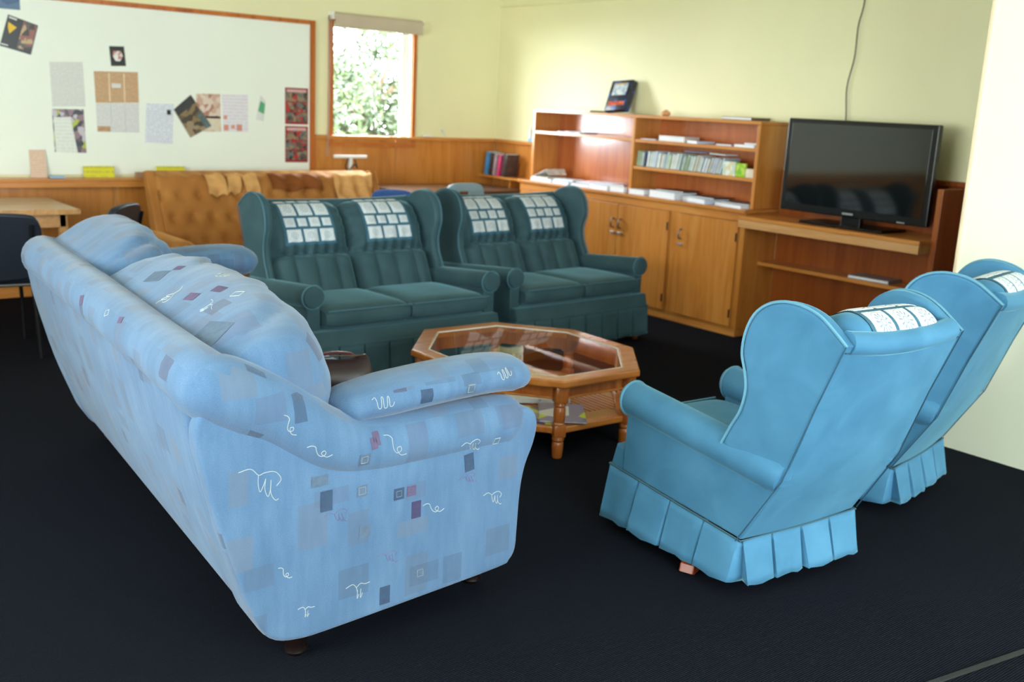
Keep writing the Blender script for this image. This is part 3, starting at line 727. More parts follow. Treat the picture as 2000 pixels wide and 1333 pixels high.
# embroidered motifs and woven patches laid on the cloth by casting on to its panels
def bvh(o):
    bm = bmesh.new(); bm.from_mesh(o.data); t = BVHTree.FromBMesh(bm); return t
def motif_set(target, to3d, direction, items, trees):
    for kind, mu, mz, size, ang in items:
        lines = {
            'leaf': [[(-1, .35), (-.5, .5), (-.1, .25), (.15, .35), (.6, .4), (.95, .1), (.8, -.2)], [(-.1, .25), (-.05, -.1), (.1, -.45), (.2, -.2), (.25, .1)], [(.25, .1), (.3, -.35), (.5, -.65), (.55, -.35), (.5, .05)], [(.5, .05), (.6, -.5), (.85, -.8), (1, -.75)]],
            'curl': [[(-1, .8), (-.6, .75), (-.3, .5), (-.3, .1), (-.2, -.4), (.1, -.7), (.45, -.55), (.4, -.25), (.1, -.3), (.15, -.6), (.5, -.95), (1, -.95)]],
            'bird': [[(-1, .2), (-.5, .45), (-.15, .2), (0, -.1)], [(-.15, .2), (.15, .5), (.5, .45), (.9, .55)], [(.0, .0), (.1, -.6), (.15, -.3)], [(.25, .1), (.35, -.55), (.45, -.2)]],
            'loops': [[(-1, .3), (-.7, .4), (-.6, -.3), (-.35, -.35), (-.25, .3), (-.1, .4), (-.1, -.3), (.15, -.35), (.25, .3), (.4, .4), (.4, -.25), (.65, -.3), (.8, 0)]],
            'square': [[(-.5, -.5), (.5, -.5), (.5, .5), (-.5, .5), (-.5, -.5)]],
            'rect': [[(0, 0)]]}[kind.split('_')[0]]
        ca, sa = math.cos(ang), math.sin(ang)
        def cast(a, b):
            x_, z_ = mu+(a*ca-b*sa)*size, mz+(a*sa+b*ca)*size; o, dd = to3d(x_, z_), Vector(direction).normalized()
            best = None
            for t in trees:
                h = t.ray_cast(o, dd)
                if h[0] is not None and (best is None or h[3] < best[3]): best = h
            return best
        if kind.startswith('rect'):
            mat_ = {'m': PATCH_M, 's': PATCH_S, 'g': PATCH_G, 'k': PATCH_K}[kind[-2]]; asp = {'t': 1.6, 'q': 1.0, 'w': .6}[kind[-1]]
            V = []; deps = []; ok = True; N = 6
            for i in range(N+1):
                for j in range(N+1):
                    h = cast(-.5+i/N, (-.5+j/N)*asp)
                    if h is None: ok = False; break
                    V.append(h[0]-Vector(direction).normalized()*.0012); deps.append(h[3])
                if not ok: break
            if ok and max(deps)-min(deps) < .025:
                mk('woven_patch', V, [(i*(N+1)+j, i*(N+1)+j+1, (i+1)*(N+1)+j+1, (i+1)*(N+1)+j) for i in range(N) for j in range(N)], mat_, target)
            continue
        bm = bmesh.new(); cnt = 0
        for ln in lines:
            pts = [Vector((a, b, 0)) for a, b in ln] if kind.startswith('square') else catmull([(a, b, 0) for a, b in ln], 4)
            if kind.startswith('square'): pts = [pts[i].lerp(pts[i+1], k/4) for i in range(4) for k in range(4)]+[pts[-1]]
            hp = [cast(p.x, p.y) for p in pts]
            if any(h is None for h in hp): continue
            addtube(bm, [h[0]+h[1]*.0003 if h[1].dot(Vector(direction)) < 0 else h[0]-h[1]*.0003 for h in hp], .0011, 5); cnt += 1
        if cnt: frombm('embroidered_motif', bm, EMB_P if kind.endswith('_p') else EMB_W, target)
        else: bm.free()
tn = [bvh(near), bvh(near_roll), bvh(near_pad)]
MI = [('rect_sq', .14, .505, .06, 0)]
side_items = [('leaf', .0, .555, .062, -.2), ('curl', .155, .615, .03, .3), ('rect_st', .19, .46, .036, 0), ('rect_gq', .295, .56, .034, 0), ('square', .295, .56, .019, 0), ('rect_gq', .30, .465, .032, 0), ('square', .30, .465, .02, 0),
    ('rect_kt', .335, .61, .022, 0), ('curl', .395, .585, .036, 0), ('leaf_p', .22, .41, .035, .2), ('rect_gq', .31, .345, .036, 0), ('rect_sq', .42, .43, .034, 0), ('square', .42, .43, .017, 0), ('rect_kq', .462, .43, .03, 0), ('square_p', .462, .43, .017, 0),
    ('rect_mt', .48, .37, .032, 0), ('curl', .54, .365, .03, .4), ('leaf', .76, .345, .036, 0), ('leaf_p', .385, .25, .033, .1), ('bird', .29, .175, .04, -.2), ('rect_st', .38, .135, .034, 0), ('square', .50, .17, .02, 0), ('rect_gq', .50, .17, .03, 0),
    ('bird', .13, .16, .026, -.3), ('leaf', .66, .53, .035, .2), ('rect_st', .665, .475, .034, .12), ('rect_gw', .62, .62, .055, 0), ('square', .76, .525, .02, 0), ('rect_gw', .17, .52, .05, 0), ('curl', .07, .29, .02, 0), ('leaf_p', .66, .425, .03, .3)]
motif_set(near, lambda a, b: Vector((a, -.4, b)), (0, 1, 0), side_items, tn)
motif_set(near_pad, lambda a, b: Vector((a, -.4, b)), (0, 1, 0), [('loops', .37, .70, .035, 0), ('rect_sq', .505, .70, .04, 0), ('square', .66, .70, .022, 0), ('rect_gq', .66, .70, .032, 0), ('loops', .79, .725, .03, .2)], tn)
cd = Vector((.62, .30, -.72))                 # on to the top rear face of the cushions
tc = [bvh(c1)]; tc2 = [bvh(broll), bvh(near_roll), bvh(back), bvh(near)]
cr_ = Vector((0, 1, 0)); cu_ = Vector((.76, 0, .65))
def cplane(c0): return lambda a, b: Vector(c0)+cr_*(-a)+cu_*b-cd*.6
for items in [[('leaf', 0, 0, .04, .5)], ]: pass
P0 = Vector((.02, .62, .95))
ci = [('leaf', -.02, -.02, .04, -1.2), ('rect_kw', .17, .06, .05, .2), ('rect_kw', .10, .0, .055, .2), ('square', .27, .07, .028, .6), ('bird', .24, -.01, .035, -.6), ('curl_p', .24, -.13, .03, -.5), ('rect_gq', .33, .0, .09, .3), ('bird', .44, -.16, .035, -.9), ('rect_sq', .14, -.09, .08, .25), ('rect_gq', .40, -.08, .1, .3), ('loops', .05, .12, .03, .4), ('rect_gw', -.25, .02, .09, .3), ('rect_kw', -.2, .08, .04, .3)]
motif_set(c1, cplane(P0), cd, ci, tc)
P1 = Vector((-.13, .5, .88))
cd_keep = cd; 
def rplane(a, b): return Vector((-.13-.5, .6-a, .85+.6+b))
ri = [('square', -.12, .0, .026, .5), ('rect_kq', .02, .0, .03, .3), ('rect_sq', .15, -.02, .06, .3), ('rect_gq', .28, -.02, .07, .2), ('rect_kq', -.42, .0, .04, .3), ('rect_gq', -.6, .0, .06, .2)]
motif_set(broll, rplane, (.5, 0, -.6), ri, tc2)
motif_set(near_roll, lambda a, b: Vector((a, -.4, b)), (0, 1, 0), [('curl', .07, .70, .026, -.3), ('rect_kt', .325, .60, .02, .1)], tn)

# ---- handbag on the sofa seat
bag = empty('handbag', (1.74, 3.17, .452), R(-8), 'dark maroon leather handbag on the patterned sofa seat', 'handbag')
LEA = plain('maroon_black_leather', (44, 22, 26), .3, .2, 14, bump=.2)
rings = []
for z, a, b, dx in ((0, .8, .8, 0), (.008, .97, .95, 0), (.05, 1, 1, 0), (.09, .94, .82, .004), (.118, .86, .5, .006), (.128, .8, .28, .006)):
    rings.append([Vector((math.copysign(abs(math.cos(q))**.45, math.cos(q))*.13*a+dx, math.copysign(abs(math.sin(q))**.45, math.sin(q))*.06*b, z+.01*math.cos(q*2)*(z > .1))) for q in [2*math.pi*k/28 for k in range(28)]])
loft('bag_body', rings, LEA, bag, ang=60)
tube('handle', catmull([(-.08, .03, .115), (-.07, .045, .13), (0, .05, .138), (.07, .045, .13), (.08, .03, .115)], 5), .006, plain('rosewood_trim_leather', (92, 48, 50), .35, .1), bag, 8)
tube('zip', [(-.1, 0, .133), (0, 0, .138), (.1, 0, .133)], .003, plain('dark_brass', (90, 66, 50), .4), bag, 6)

# ================================================================== OCTAGONAL COFFEE TABLE
tab = empty('coffee_table', (3.05, 3.70, 0), R(-1), 'octagonal wooden coffee table with glass top and cane shelf', 'coffee table')
def octo(hx, hy, cx, cy): return [(-cx, hy), (cx, hy), (hx, cy), (hx, -cy), (cx, -hy), (-cx, -hy), (-hx, -cy), (-hx, cy)]
O0 = octo(.505, .562, .222, .222)
def inset(o, d):
    n = len(o); out = []
    for i in range(n):
        p0, p1, p2 = Vector(o[i-1]), Vector(o[i]), Vector(o[(i+1) % n]); d1 = (p1-p0).normalized(); d2 = (p2-p1).normalized()
        n1 = Vector((d1.y, -d1.x)); n2 = Vector((d2.y, -d2.x))
        if n1.dot(-p1) < 0: n1 = -n1
        if n2.dot(-p1) < 0: n2 = -n2
        m = (n1+n2).normalized(); out.append(tuple(p1+m*(d/max(.3, m.dot(n1)))))
    return out
O1 = inset(O0, .078); ZT = .36
def ringpart(name, oa, ob, z0, z1, mat, par, ch=.006):
    """eight mitred pieces between outlines oa (outside) and ob (inside)"""
    for i in range(8):
        a, b, c, d_ = oa[i], oa[(i+1) % 8], ob[(i+1) % 8], ob[i]
        bm = bmesh.new(); lo = [bm.verts.new((p[0], p[1], z0)) for p in (a, b, c, d_)]; hi = [bm.verts.new((p[0], p[1], z1)) for p in (a, b, c, d_)]
        bm.faces.new(lo[::-1]); bm.faces.new(hi)
        for k in range(4): bm.faces.new((lo[k], lo[(k+1) % 4], hi[(k+1) % 4], hi[k]))
        bm.edges.ensure_lookup_table()
        es = [e for e in bm.edges if {e.verts[0], e.verts[1]} in ({hi[0], hi[1]}, {lo[0], lo[1]}, {hi[2], hi[3]})]
        bmesh.ops.bevel(bm, geom=es, offset=ch, segments=3, affect='EDGES', profile=.5)
        flat(frombm(name, bm, mat, par))
ringpart('top_rail', O0, O1, ZT-.034, ZT, W_TAB, tab, .008)
O1b = inset(O1, .004); O2 = inset(O1, -.012)
def slab(name, o, z0, z1, mat, par, bev=.002):
    return prism(name, o, lambda a, b, t: (a, b, t), z0, z1, mat, par, bev)
slab('glass_top', inset(O1, .001), ZT-.012, ZT-.004, PANE, tab, .003)
ringpart('painted_bevel_glint', inset(O1, -.001), inset(O1, .006), ZT-.006, ZT-.0015, plain('pale_bevel_glint', (222, 220, 206), .25, .02), tab, .001)  # pale strip added: the glass bevel's bright reflection put into solid colour
ringpart('apron_panel', inset(O0, .052), inset(O0, .07), .262, ZT-.034, W_TABZ, tab, .003)
ringpart('apron_bead', inset(O0, .046), inset(O0, .06), .262, .272, W_TAB, tab, .003)
leg_me = None
for i, (x_, y_) in enumerate(inset(O0, .05)):
    if leg_me is None:
        bm = bmesh.new(); addbox(bm, (0, 0, .29), (.058, .058, .075), .004); addbox(bm, (0, 0, .125), (.054, .054, .055), .005)
        lathe(bm, [(.024, .15), (.028, .156), (.024, .164), (.026, .172), (.027, .2), (.026, .226), (.023, .232), (.028, .24), (.025, .256)], n=14)
        lathe(bm, [(.021, 0), (.023, .006), (.026, .05), (.026, .068), (.022, .074), (.028, .084), (.025, .1)], n=14)
        lg = frombm('leg', bm, W_TABZ, tab); leg_me = lg.data
    else: lg = bpy.data.objects.new('leg', leg_me); COL.objects.link(lg); lg.parent = tab
    lg.location = (x_, y_, 0); lg.rotation_euler = (0, 0, math.atan2(y_, x_))
OS = inset(O0, .04); OSi = inset(OS, .05)
shelf = slab('cane_shelf', OSi, .122, .13, None or (lambda: (lambda t: (t.col(t.mix(t.math('MULTIPLY', t.math('ADD', t.math('SINE', t.math('MULTIPLY', t.node('ShaderNodeSeparateXYZ', {0: t.co.outputs['Object']}).outputs[0], 420)), 1), .5), lin((150, 92, 40)), lin((196, 146, 84)))), t.set(Roughness=.5))[1])(NT('woven_cane')))(), tab, .002)
ringpart('shelf_rail', OS, OSi, .108, .136, W_TAB, tab, .005)
for k in range(24):
    x_ = -.36+.03*k+.015; lim = min(.46, .43+.222-abs(x_)+.02) if abs(x_) > .2 else .42
    box('cane_slat', (x_, 0, .1315), (.012, 2*lim*.9, .004), W_TABZ, shelf, .001, 1)
def magazine(name, label, loc, rz, cover, size=(.21, .28, .006), group=None, cat='magazine', tilt=(0, 0), extra=None):
    bm = bmesh.new(); w_, l_, h_ = size
    addbox(bm, (0, 0, h_*.5), (w_*.985, l_*.985, h_*.7), 0, 1, None, 1)
    addbox(bm, (0, 0, h_-h_*.08), (w_, l_, h_*.16), 0); addbox(bm, (0, 0, h_*.08), (w_, l_, h_*.16), 0); addbox(bm, (-w_/2, 0, h_/2), (h_*.16, l_, h_), 0)
    o = frombm(name, bm, [cover, PAGES]); o.location = loc; o.rotation_euler = (tilt[0], tilt[1], rz)
    return tag(o, label, cat, group)
def coverart(name, cols, scale=9, rough=.3, mode='voronoi', seed=0):
    t = NT(name); q = t.node('ShaderNodeTexVoronoi', {'Scale': float(scale)}); 
    if mode == 'blocks': q.distance = 'CHEBYCHEV'
    t.t.links.new(t.mapv((1, 1, 1), loc=(seed*1.7, seed*.9, seed*.4)), q.inputs['Vector'])
    s_ = t.node('ShaderNodeSeparateColor'); t.t.links.new(q.outputs['Color'], s_.inputs[0])
    rp = t.n.new('ShaderNodeValToRGB'); rp.color_ramp.interpolation = 'CONSTANT'; e = rp.color_ramp.elements
    while len(e) < len(cols): e.new(.5)
    for i, c in enumerate(cols): e[i].position = i/len(cols); e[i].color = lin(c)+(1,)
    t.t.links.new(s_.outputs[0], rp.inputs[0]); t.col(rp.outputs[0]); return t.set(Roughness=rough)
magazine('magazine', 'lime and violet magazine on the cane shelf of the coffee table', (2.98, 3.33, .1425), R(-38), coverart('lime_violet_cover', [(190, 204, 30), (120, 112, 150), (214, 214, 220), (96, 92, 140)], 7), group='magazines under the coffee table')
magazine('magazine', 'pale grey magazine at the back of the cane shelf', (3.06, 3.62, .137), R(60), coverart('pale_grey_cover', [(214, 216, 214), (178, 186, 190), (230, 230, 226)], 9), (.22, .3, .02), group='magazines under the coffee table')
magazine('magazine', 'dark purple magazine under the lime one on the cane shelf', (2.86, 3.40, .1365), R(28), coverart('purple_cover', [(70, 64, 104), (180, 178, 70), (130, 124, 160)], 10), (.2, .27, .005), group='magazines under the coffee table')

# ================================================================== CUPBOARDS, BOOKCASE, TV SHELVES
def S(par, name, a, b, mat, bev=.003):
    o = par.location; return span(name, [a[i]-o[i] for i in range(3)], [b[i]-o[i] for i in range(3)], mat, par, bev)
cab = empty('cupboard', (5.71, 5.69, 0), 0, 'honey wood base cupboard with plank doors under the bookcase', 'cupboard')
S(cab, 'carcass', (5.555, 4.452, .05), (5.886, 6.90, .855), W_Z); S(cab, 'plinth', (5.545, 4.46, 0), (5.88, 6.89, .05), W_Y)
S(cab, 'top_frame_rail', (5.535, 4.452, .80), (5.556, 6.90, .856), W_Y); S(cab, 'bottom_frame_rail', (5.54, 4.452, .05), (5.556, 6.90, .066), W_Y)
for a, b in ((4.452, 4.50), (5.05, 5.14), (6.21, 6.30), (6.86, 6.90)): S(cab, 'stile', (5.538, a, .066), (5.556, b, .80), W_Z)
for k, (a, b, hy) in enumerate(((4.503, 5.047, 5.01), (5.143, 5.673, 5.636), (5.677, 6.207, 5.715), (6.303, 6.857, 6.80))):
    dr = S(cab, 'door', (5.527, a, .068), (5.556, b, .797), W_Z, .004); o = cab.location
    tube('handle', [(x_-o[0], hy-o[1], z_) for x_, z_ in ((5.53, .615), (5.503, .618), (5.498, .63), (5.498, .67), (5.503, .682), (5.53, .685))], .0055, STEEL, dr, 8)
    S(cab, 'lock', (5.512, hy-.02, .568), (5.53, hy+.022, .585), SILVER, .003).parent = dr
    hz = a+.008 if k in (0, 1) else b-.008
    for z_ in (.69, .16): S(cab, 'hinge', (5.521, hz-.006, z_-.03), (5.53, hz+.006, z_+.03), plain('dark_hinge', (52, 34, 22), .4), .002).parent = dr
wt = tag(span('worktop', (5.515, 4.448, .857), (5.886, 6.915, .882), W_Y, None, .005), 'long honey wood worktop on the base cupboard', 'worktop')
bk = empty('bookcase', (5.74, 5.64, .883), 0, 'open honey wood bookcase standing on the cupboard worktop', 'bookcase')
S(bk, 'back_panel', (5.872, 4.455, .884), (5.885, 6.845, 1.45), W_BACK, .001)
for a, b in ((4.452, 4.48), (5.628, 5.66), (6.818, 6.847)): S(bk, 'upright', (5.60, a, .8835), (5.873, b, 1.447), W_Z)
S(bk, 'top_board', (5.595, 4.447, 1.447), (5.886, 6.852, 1.47), W_Y)
S(bk, 'shelf', (5.605, 5.66, 1.27), (5.872, 6.818, 1.295), W_Y); S(bk, 'shelf', (5.605, 4.48, 1.266), (5.872, 5.628, 1.29), W_Y); S(bk, 'shelf', (5.605, 4.48, 1.066), (5.872, 5.628, 1.09), W_Y)
tvu = empty('tv_shelf_unit', (5.7, 3.78, 0), 0, 'built-in honey wood shelf unit carrying the television', 'shelf unit')
S(tvu, 'shelf_board', (5.445, 3.125, .826), (5.886, 4.446, .85), W_Y); S(tvu, 'fascia', (5.452, 3.13, .772), (5.475, 4.446, .826), W_PLAIN); S(tvu, 'fascia_return', (5.475, 3.13, .772), (5.575, 3.15, .826), W_PLAIN)
S(tvu, 'lower_shelf', (5.70, 3.131, .50), (5.886, 4.449, .525), W_Y)
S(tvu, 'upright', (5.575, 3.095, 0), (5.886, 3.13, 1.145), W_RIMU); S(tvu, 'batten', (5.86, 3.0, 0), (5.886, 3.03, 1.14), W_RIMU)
tag(S(tvu, 'kick_board', (5.83, 3.131, 0), (5.885, 4.449, .09), W_Y))
cs = empty('corner_shelf', (5.79, 7.3, .84), 0, 'narrow honey wood corner shelf below the dado rail', 'shelf')
S(cs, 'shelf_board', (5.69, 6.93, .84), (5.886, 7.72, .86), W_Y); S(cs, 'bracket', (5.74, 7.3, .76), (5.886, 7.32, .84), W_Z)

# ---- television
tv = empty('television', (5.655, 3.72, .851), 0, 'large black flat-screen television on the wooden shelf unit', 'television')
S(tv, 'rear_housing', (5.645, 3.3, .95), (5.72, 4.14, 1.44), BLACK, .02); bz = S(tv, 'bezel', (5.615, 3.195, .913), (5.66, 4.245, 1.502), BLACK, .008)
S(tv, 'screen', (5.612, 3.232, .962), (5.617, 4.208, 1.475), SCREEN, .001)
S(tv, 'neck', (5.64, 3.65, .86), (5.69, 3.79, .95), BLACK, .01); S(tv, 'stand_base', (5.52, 3.42, .851), (5.80, 4.02, .868), BLACK, .008)
S(tv, 'name_plate', (5.611, 3.69, .929), (5.616, 3.765, .94), SILVER, .001); S(tv, 'status_light', (5.611, 3.335, .92), (5.616, 3.385, .927), SILVER, .001)
cbl = tag(tube('aerial_cable', catmull([(5.893, 4.01, 1.15), (5.893, 4.01, 1.5), (5.893, 4.03, 1.71), (5.893, 4.0, 1.9), (5.893, 4.0, 2.09), (5.893, 3.975, 2.25), (5.893, 3.985, 2.6)], 6), .004, plain('grey_cable', (96, 92, 84), .6), None, 7), 'thin grey cable running up the wall behind the television', 'cable')

# ================================================================== BOOKS AND SMALL THINGS ON THE SHELVES
PAL = [(214, 220, 214), (198, 210, 206), (224, 224, 214), (186, 204, 190), (206, 214, 224), (176, 196, 204), (220, 214, 196), (196, 216, 180)]
covers = [plain('booklet_cover_%d' % i, c, .45, .1, 30) for i, c in enumerate(PAL)]
rb = random.Random(11); yy = 5.612; lean = 0
while yy > 4.80:
    th = rb.uniform(.011, .024); h = rb.uniform(.10, .122); dp = rb.uniform(.13, .17)
    prog = (5.612-yy)/.8; lean = R(4+15*prog)
    ci_ = rb.randrange(len(covers)); cv = covers[ci_]
    lab = 'thin %s booklet leaning in the row on the bookcase shelf' % ('grey-white', 'grey-green', 'ivory', 'sage green', 'pale blue', 'teal-grey', 'beige', 'light lime')[ci_]
    if abs(yy-5.53) < .012: cv = plain('navy_spine', (40, 62, 104), .45); lab = 'thin navy blue booklet leaning among pale ones on the bookcase shelf'
    bm = bmesh.new(); addbox(bm, (0, 0, h/2), (dp, th*.8, h*.98), 0, 1, None, 1); addbox(bm, (-.002, -th*.44, h/2), (dp, th*.1, h), 0); addbox(bm, (-.002, th*.44, h/2), (dp, th*.1, h), 0); addbox(bm, (-dp/2-.001, 0, h/2), (.002, th, h), 0)
    o = frombm('booklet', bm, [cv, PAGES]); o.location = (5.625+dp/2+rb.uniform(0, .02), yy, 1.0915+math.sin(lean)*th*.5); o.rotation_euler = (lean, 0, 0)
    tag(o, lab, 'booklet', 'row of booklets on the bookcase'); yy -= th/math.cos(lean)+.004+.003*prog
for k, (ly, lz, rz_, rx) in enumerate(((5.09, 1.226, .3, .0), (4.85, 1.224, -.1, .0))):
    o = magazine('booklet', ('white booklet' if k else 'blue-edged booklet')+' lying across the top of the booklet row', (5.72, ly, lz), rz_, plain('cover_lying_%d' % k, [(120, 150, 190), (214, 222, 226)][k], .4), (.12, .16, .006), 'booklets lying on the row', 'booklet', (rx, 0))
for nm, lab, col, y0, y1, z1, dp in (('booklet', 'white floral booklet at the end of the booklet row', [(232, 236, 232), (200, 214, 190), (222, 210, 160)], 4.655, 4.77, 1.187, .02), ('booklet', 'lime green booklet at the end of the booklet row', [(150, 200, 40), (120, 190, 50), (190, 214, 90)], 4.57, 4.65, 1.182, .02), ('note_block', 'small cream note block at the end of the booklet shelf', [(226, 214, 190), (232, 222, 200)], 4.49, 4.565, 1.150, .06)):
    tag(span(nm, (5.625, y0, 1.0905), (5.625+dp, y1, z1), coverart(lab.split(' ')[1]+'_cover_art', col, 30), None, .002), lab, nm.replace('_', ' '))
# shelf tops
def stack(items):
    for it in items: magazine(*it[:2], *it[2:5], **(it[5] if len(it) > 5 else {}))
cw1 = plain('white_cover', (230, 234, 240), .35, .04); cw2 = plain('blue_white_cover', (196, 210, 228), .35, .06); cw3 = plain('brown_cover', (120, 74, 52), .35, .1); cw4 = coverart('red_pink_cover', [(196, 110, 120), (226, 200, 196), (150, 90, 110)], 14); cw5 = plain('black_cover', (40, 36, 36), .35, .1)
GW = 'magazines on the cupboard worktop'
n = 0
def mg(label, y_, z_, x_=5.66, rz_=0, cov=None, th=.02, sz=(.2, .25), tilt=(0, 0), g=GW, cat='magazine'):
    return magazine('magazine' if cat == 'magazine' else cat, label, (x_, y_, z_), R(90)+rz_, cov or cw1, (sz[1], sz[0], th), g, cat, tilt)
Z0 = .8825
mg('thick white magazine pile bottom beside the upright by the corner shelf', 6.665, Z0, rz_=.05, th=.028)
NEWS = coverart('newsprint', [(224, 220, 210), (236, 232, 224), (206, 200, 190)], 22, .8)
nws = empty('newspaper', (5.66, 6.68, Z0+.0285), 0, 'open cream newspaper tented over the white magazines by the corner-side upright', 'newspaper', GW)
for nm_, ol_ in (('page', [(.10, .001), (.02, .03), (-.09, .075), (-.092, .079), (.02, .035), (.10, .005)]), ('page', [(-.088, .078), (-.105, .05), (-.12, .03), (-.117, .029), (-.10, .049), (-.084, .076)]), ('inner_pages', [(.10, .0), (-.11, .0), (-.115, .012), (.10, .008)])):
    prism(nm_, ol_, lambda a, b, t: (t, a, b), -.1, .1, NEWS, nws, 0)
mg('white magazine fanned out next to the newspaper', 6.405, Z0, rz_=-.05, th=.024, cov=cw2, sz=(.2, .21))
mg('small white magazine on top of the fanned one', 6.42, Z0+.0255, rz_=.2, th=.014, sz=(.15, .2), cov=cw1)
mg('red and pink magazine lying at the back of the worktop pile', 6.16, Z0+.0255, x_=5.72, rz_=.1, cov=cw4, th=.012)
mg('blue-white magazine under the pink one', 6.17, Z0, rz_=.03, cov=cw2, th=.024, sz=(.2, .21))
mg('white magazine in the middle of the corner-side worktop bay', 5.95, Z0, rz_=-.05, cov=cw1, th=.034, sz=(.2, .22))
mg('pale magazine laid over the middle white one', 5.97, Z0+.035, x_=5.70, rz_=.25, cov=cw2, th=.012, sz=(.18, .2))
mg('thick white catalogue beside the middle upright', 5.745, Z0, rz_=.03, cov=cw1, th=.04, sz=(.2, .15))
mg('brown-covered magazine on the catalogue by the middle upright', 5.775, Z0+.041, x_=5.70, rz_=-.1, cov=cw3, th=.009, sz=(.18, .15))
mg('white catalogue in the television-side bay by the middle upright', 5.53, Z0, rz_=.0, cov=cw1, th=.038, sz=(.2, .16))
mg('thick blue-white telephone book in the television-side bay', 5.25, Z0, rz_=-.1, cov=cw1, th=.048, sz=(.21, .28))
mg('black-covered magazine on the telephone book', 5.25, Z0+.049, x_=5.71, rz_=.12, cov=cw5, th=.008)
mg('white magazine half under a black one in the television-side bay', 4.93, Z0, rz_=-.22, cov=cw2, th=.034, sz=(.21, .27))
mg('black magazine on the white one in the television-side bay', 4.92, Z0+.035, x_=5.70, rz_=-.05, cov=cw5, th=.008, sz=(.21, .27))
mg('thin white magazine at the television end of the worktop', 4.63, Z0, rz_=-.12, cov=cw1, th=.022, sz=(.2, .26))
mg('dark blue magazine on the thin white one at the television end', 4.62, Z0+.023, x_=5.71, rz_=.0, cov=plain('dark_blue_cover', (44, 50, 78), .35, .1), th=.007, sz=(.2, .25))
GU = 'magazines on the upper bookcase shelves'
mg('thin violet-edged magazine on the corner-side bookcase shelf', 6.42, 1.2955, x_=5.72, rz_=.05, cov=plain('violet_cover', (150, 146, 180), .35), th=.008, sz=(.2, .27), g=GU)
mg('thin white magazine on the corner-side bookcase shelf', 6.35, 1.304, x_=5.71, rz_=.2, cov=cw1, th=.005, sz=(.19, .2), g=GU)
mg('thick white book lying on the upper shelf above the booklets', 5.28, 1.2905, x_=5.71, rz_=.05, cov=plain('cream_cover', (226, 216, 206), .4), th=.04, sz=(.17, .24), g=GU, cat='book')
mg('flat grey magazine beside the thick white book', 5.06, 1.2905, x_=5.70, rz_=-.25, cov=cw2, th=.017, sz=(.15, .14), g=GU)
mg('flat lilac booklet by the middle upright on the upper shelf', 5.53, 1.2905, x_=5.72, rz_=.1, cov=plain('lilac_cover', (176, 160, 176), .4), th=.008, sz=(.17, .15), g=GU, cat='booklet')
mg('flat lilac booklet in the middle of the upper shelf above the booklets', 4.78, 1.2905, x_=5.70, rz_=.1, cov=plain('lilac_cover', (176, 160, 176), .4), th=.012, sz=(.17, .13), g=GU, cat='booklet')
mg('white booklet at the television end of the upper shelf', 4.59, 1.2905, x_=5.70, rz_=-.05, cov=cw1, th=.018, sz=(.17, .18), g=GU, cat='booklet')
mg('small cream book on the white booklet of the upper shelf', 4.56, 1.309, x_=5.72, rz_=.1, cov=plain('cream_cover', (226, 216, 206), .4), th=.012, sz=(.15, .12), g=GU, cat='book')
GT = 'flat books on top of the bookcase'
mg('thin green book lying on top of the bookcase', 6.37, 1.4705, x_=5.72, rz_=.02, cov=plain('olive_cover', (120, 130, 90), .4), th=.012, sz=(.2, .4), g=GT, cat='book')
mg('thin brown book lying on top of the bookcase', 4.70, 1.4705, x_=5.74, rz_=.0, cov=plain('brown_green_cover', (96, 84, 60), .4), th=.02, sz=(.2, .26), g=GT, cat='book')
mg('grey magazine on the lower shelf beneath the television', 3.60, .5255, x_=5.80, rz_=.05, cov=plain('grey_cover', (140, 132, 134), .5), th=.02, sz=(.16, .28), g=None)
# game box leaning on the wall
gb = empty('game_box', (5.735, 6.02, 1.4925), R(0), 'dark blue game box leaning on the wall above the bookcase', 'box')
BOXM = coverart('game_box_art', [(30, 40, 70), (24, 30, 48), (48, 80, 140), (40, 44, 60)], 22); L_ = Matrix.Rotation(R(22), 4, 'Y') @ Matrix.Rotation(R(-4), 4, 'X')
def gbx(name, c, s, mat, bev=.003, par=gb):
    bm = bmesh.new(); addbox(bm, c, s, bev); bm.transform(L_); return frombm(name, bm, mat, par)
gbx('box_body', (.03, 0, .13), (.055, .23, .25), BOXM); fr_ = gbx('cover_picture', (.0015, -.0, .18), (.002, .15, .10), coverart('board_picture', [(214, 218, 214), (190, 200, 204), (150, 170, 200)], 40, .3, 'blocks'), 0)
gbx('title_print', (.0015, 0, .06), (.002, .17, .03), coverart('title_red', [(190, 70, 50), (226, 120, 60)], 60), 0); gbx('title_print', (.0015, 0, .225), (.002, .12, .012), plain('gold_print', (206, 170, 80), .4), 0)
# small orange figure
sf = empty('ornament', (5.70, 5.42, 1.4705), 0, 'tiny orange shell ornament on top of the bookcase', 'ornament')
bm = bmesh.new(); lathe(bm, [(.02, 0), (.034, .008), (.036, .02), (.026, .034), (.01, .042), (.004, .046)], n=12); frombm('ornament_body', bm, plain('orange_shell', (222, 160, 110), .4), sf)
for k in range(5): box('ridge', (.03*math.cos(k-2)*-1, .03*math.sin(k-2), .02), (.01, .006, .02), plain('orange_shell', (222, 160, 110), .4), sf, .002)
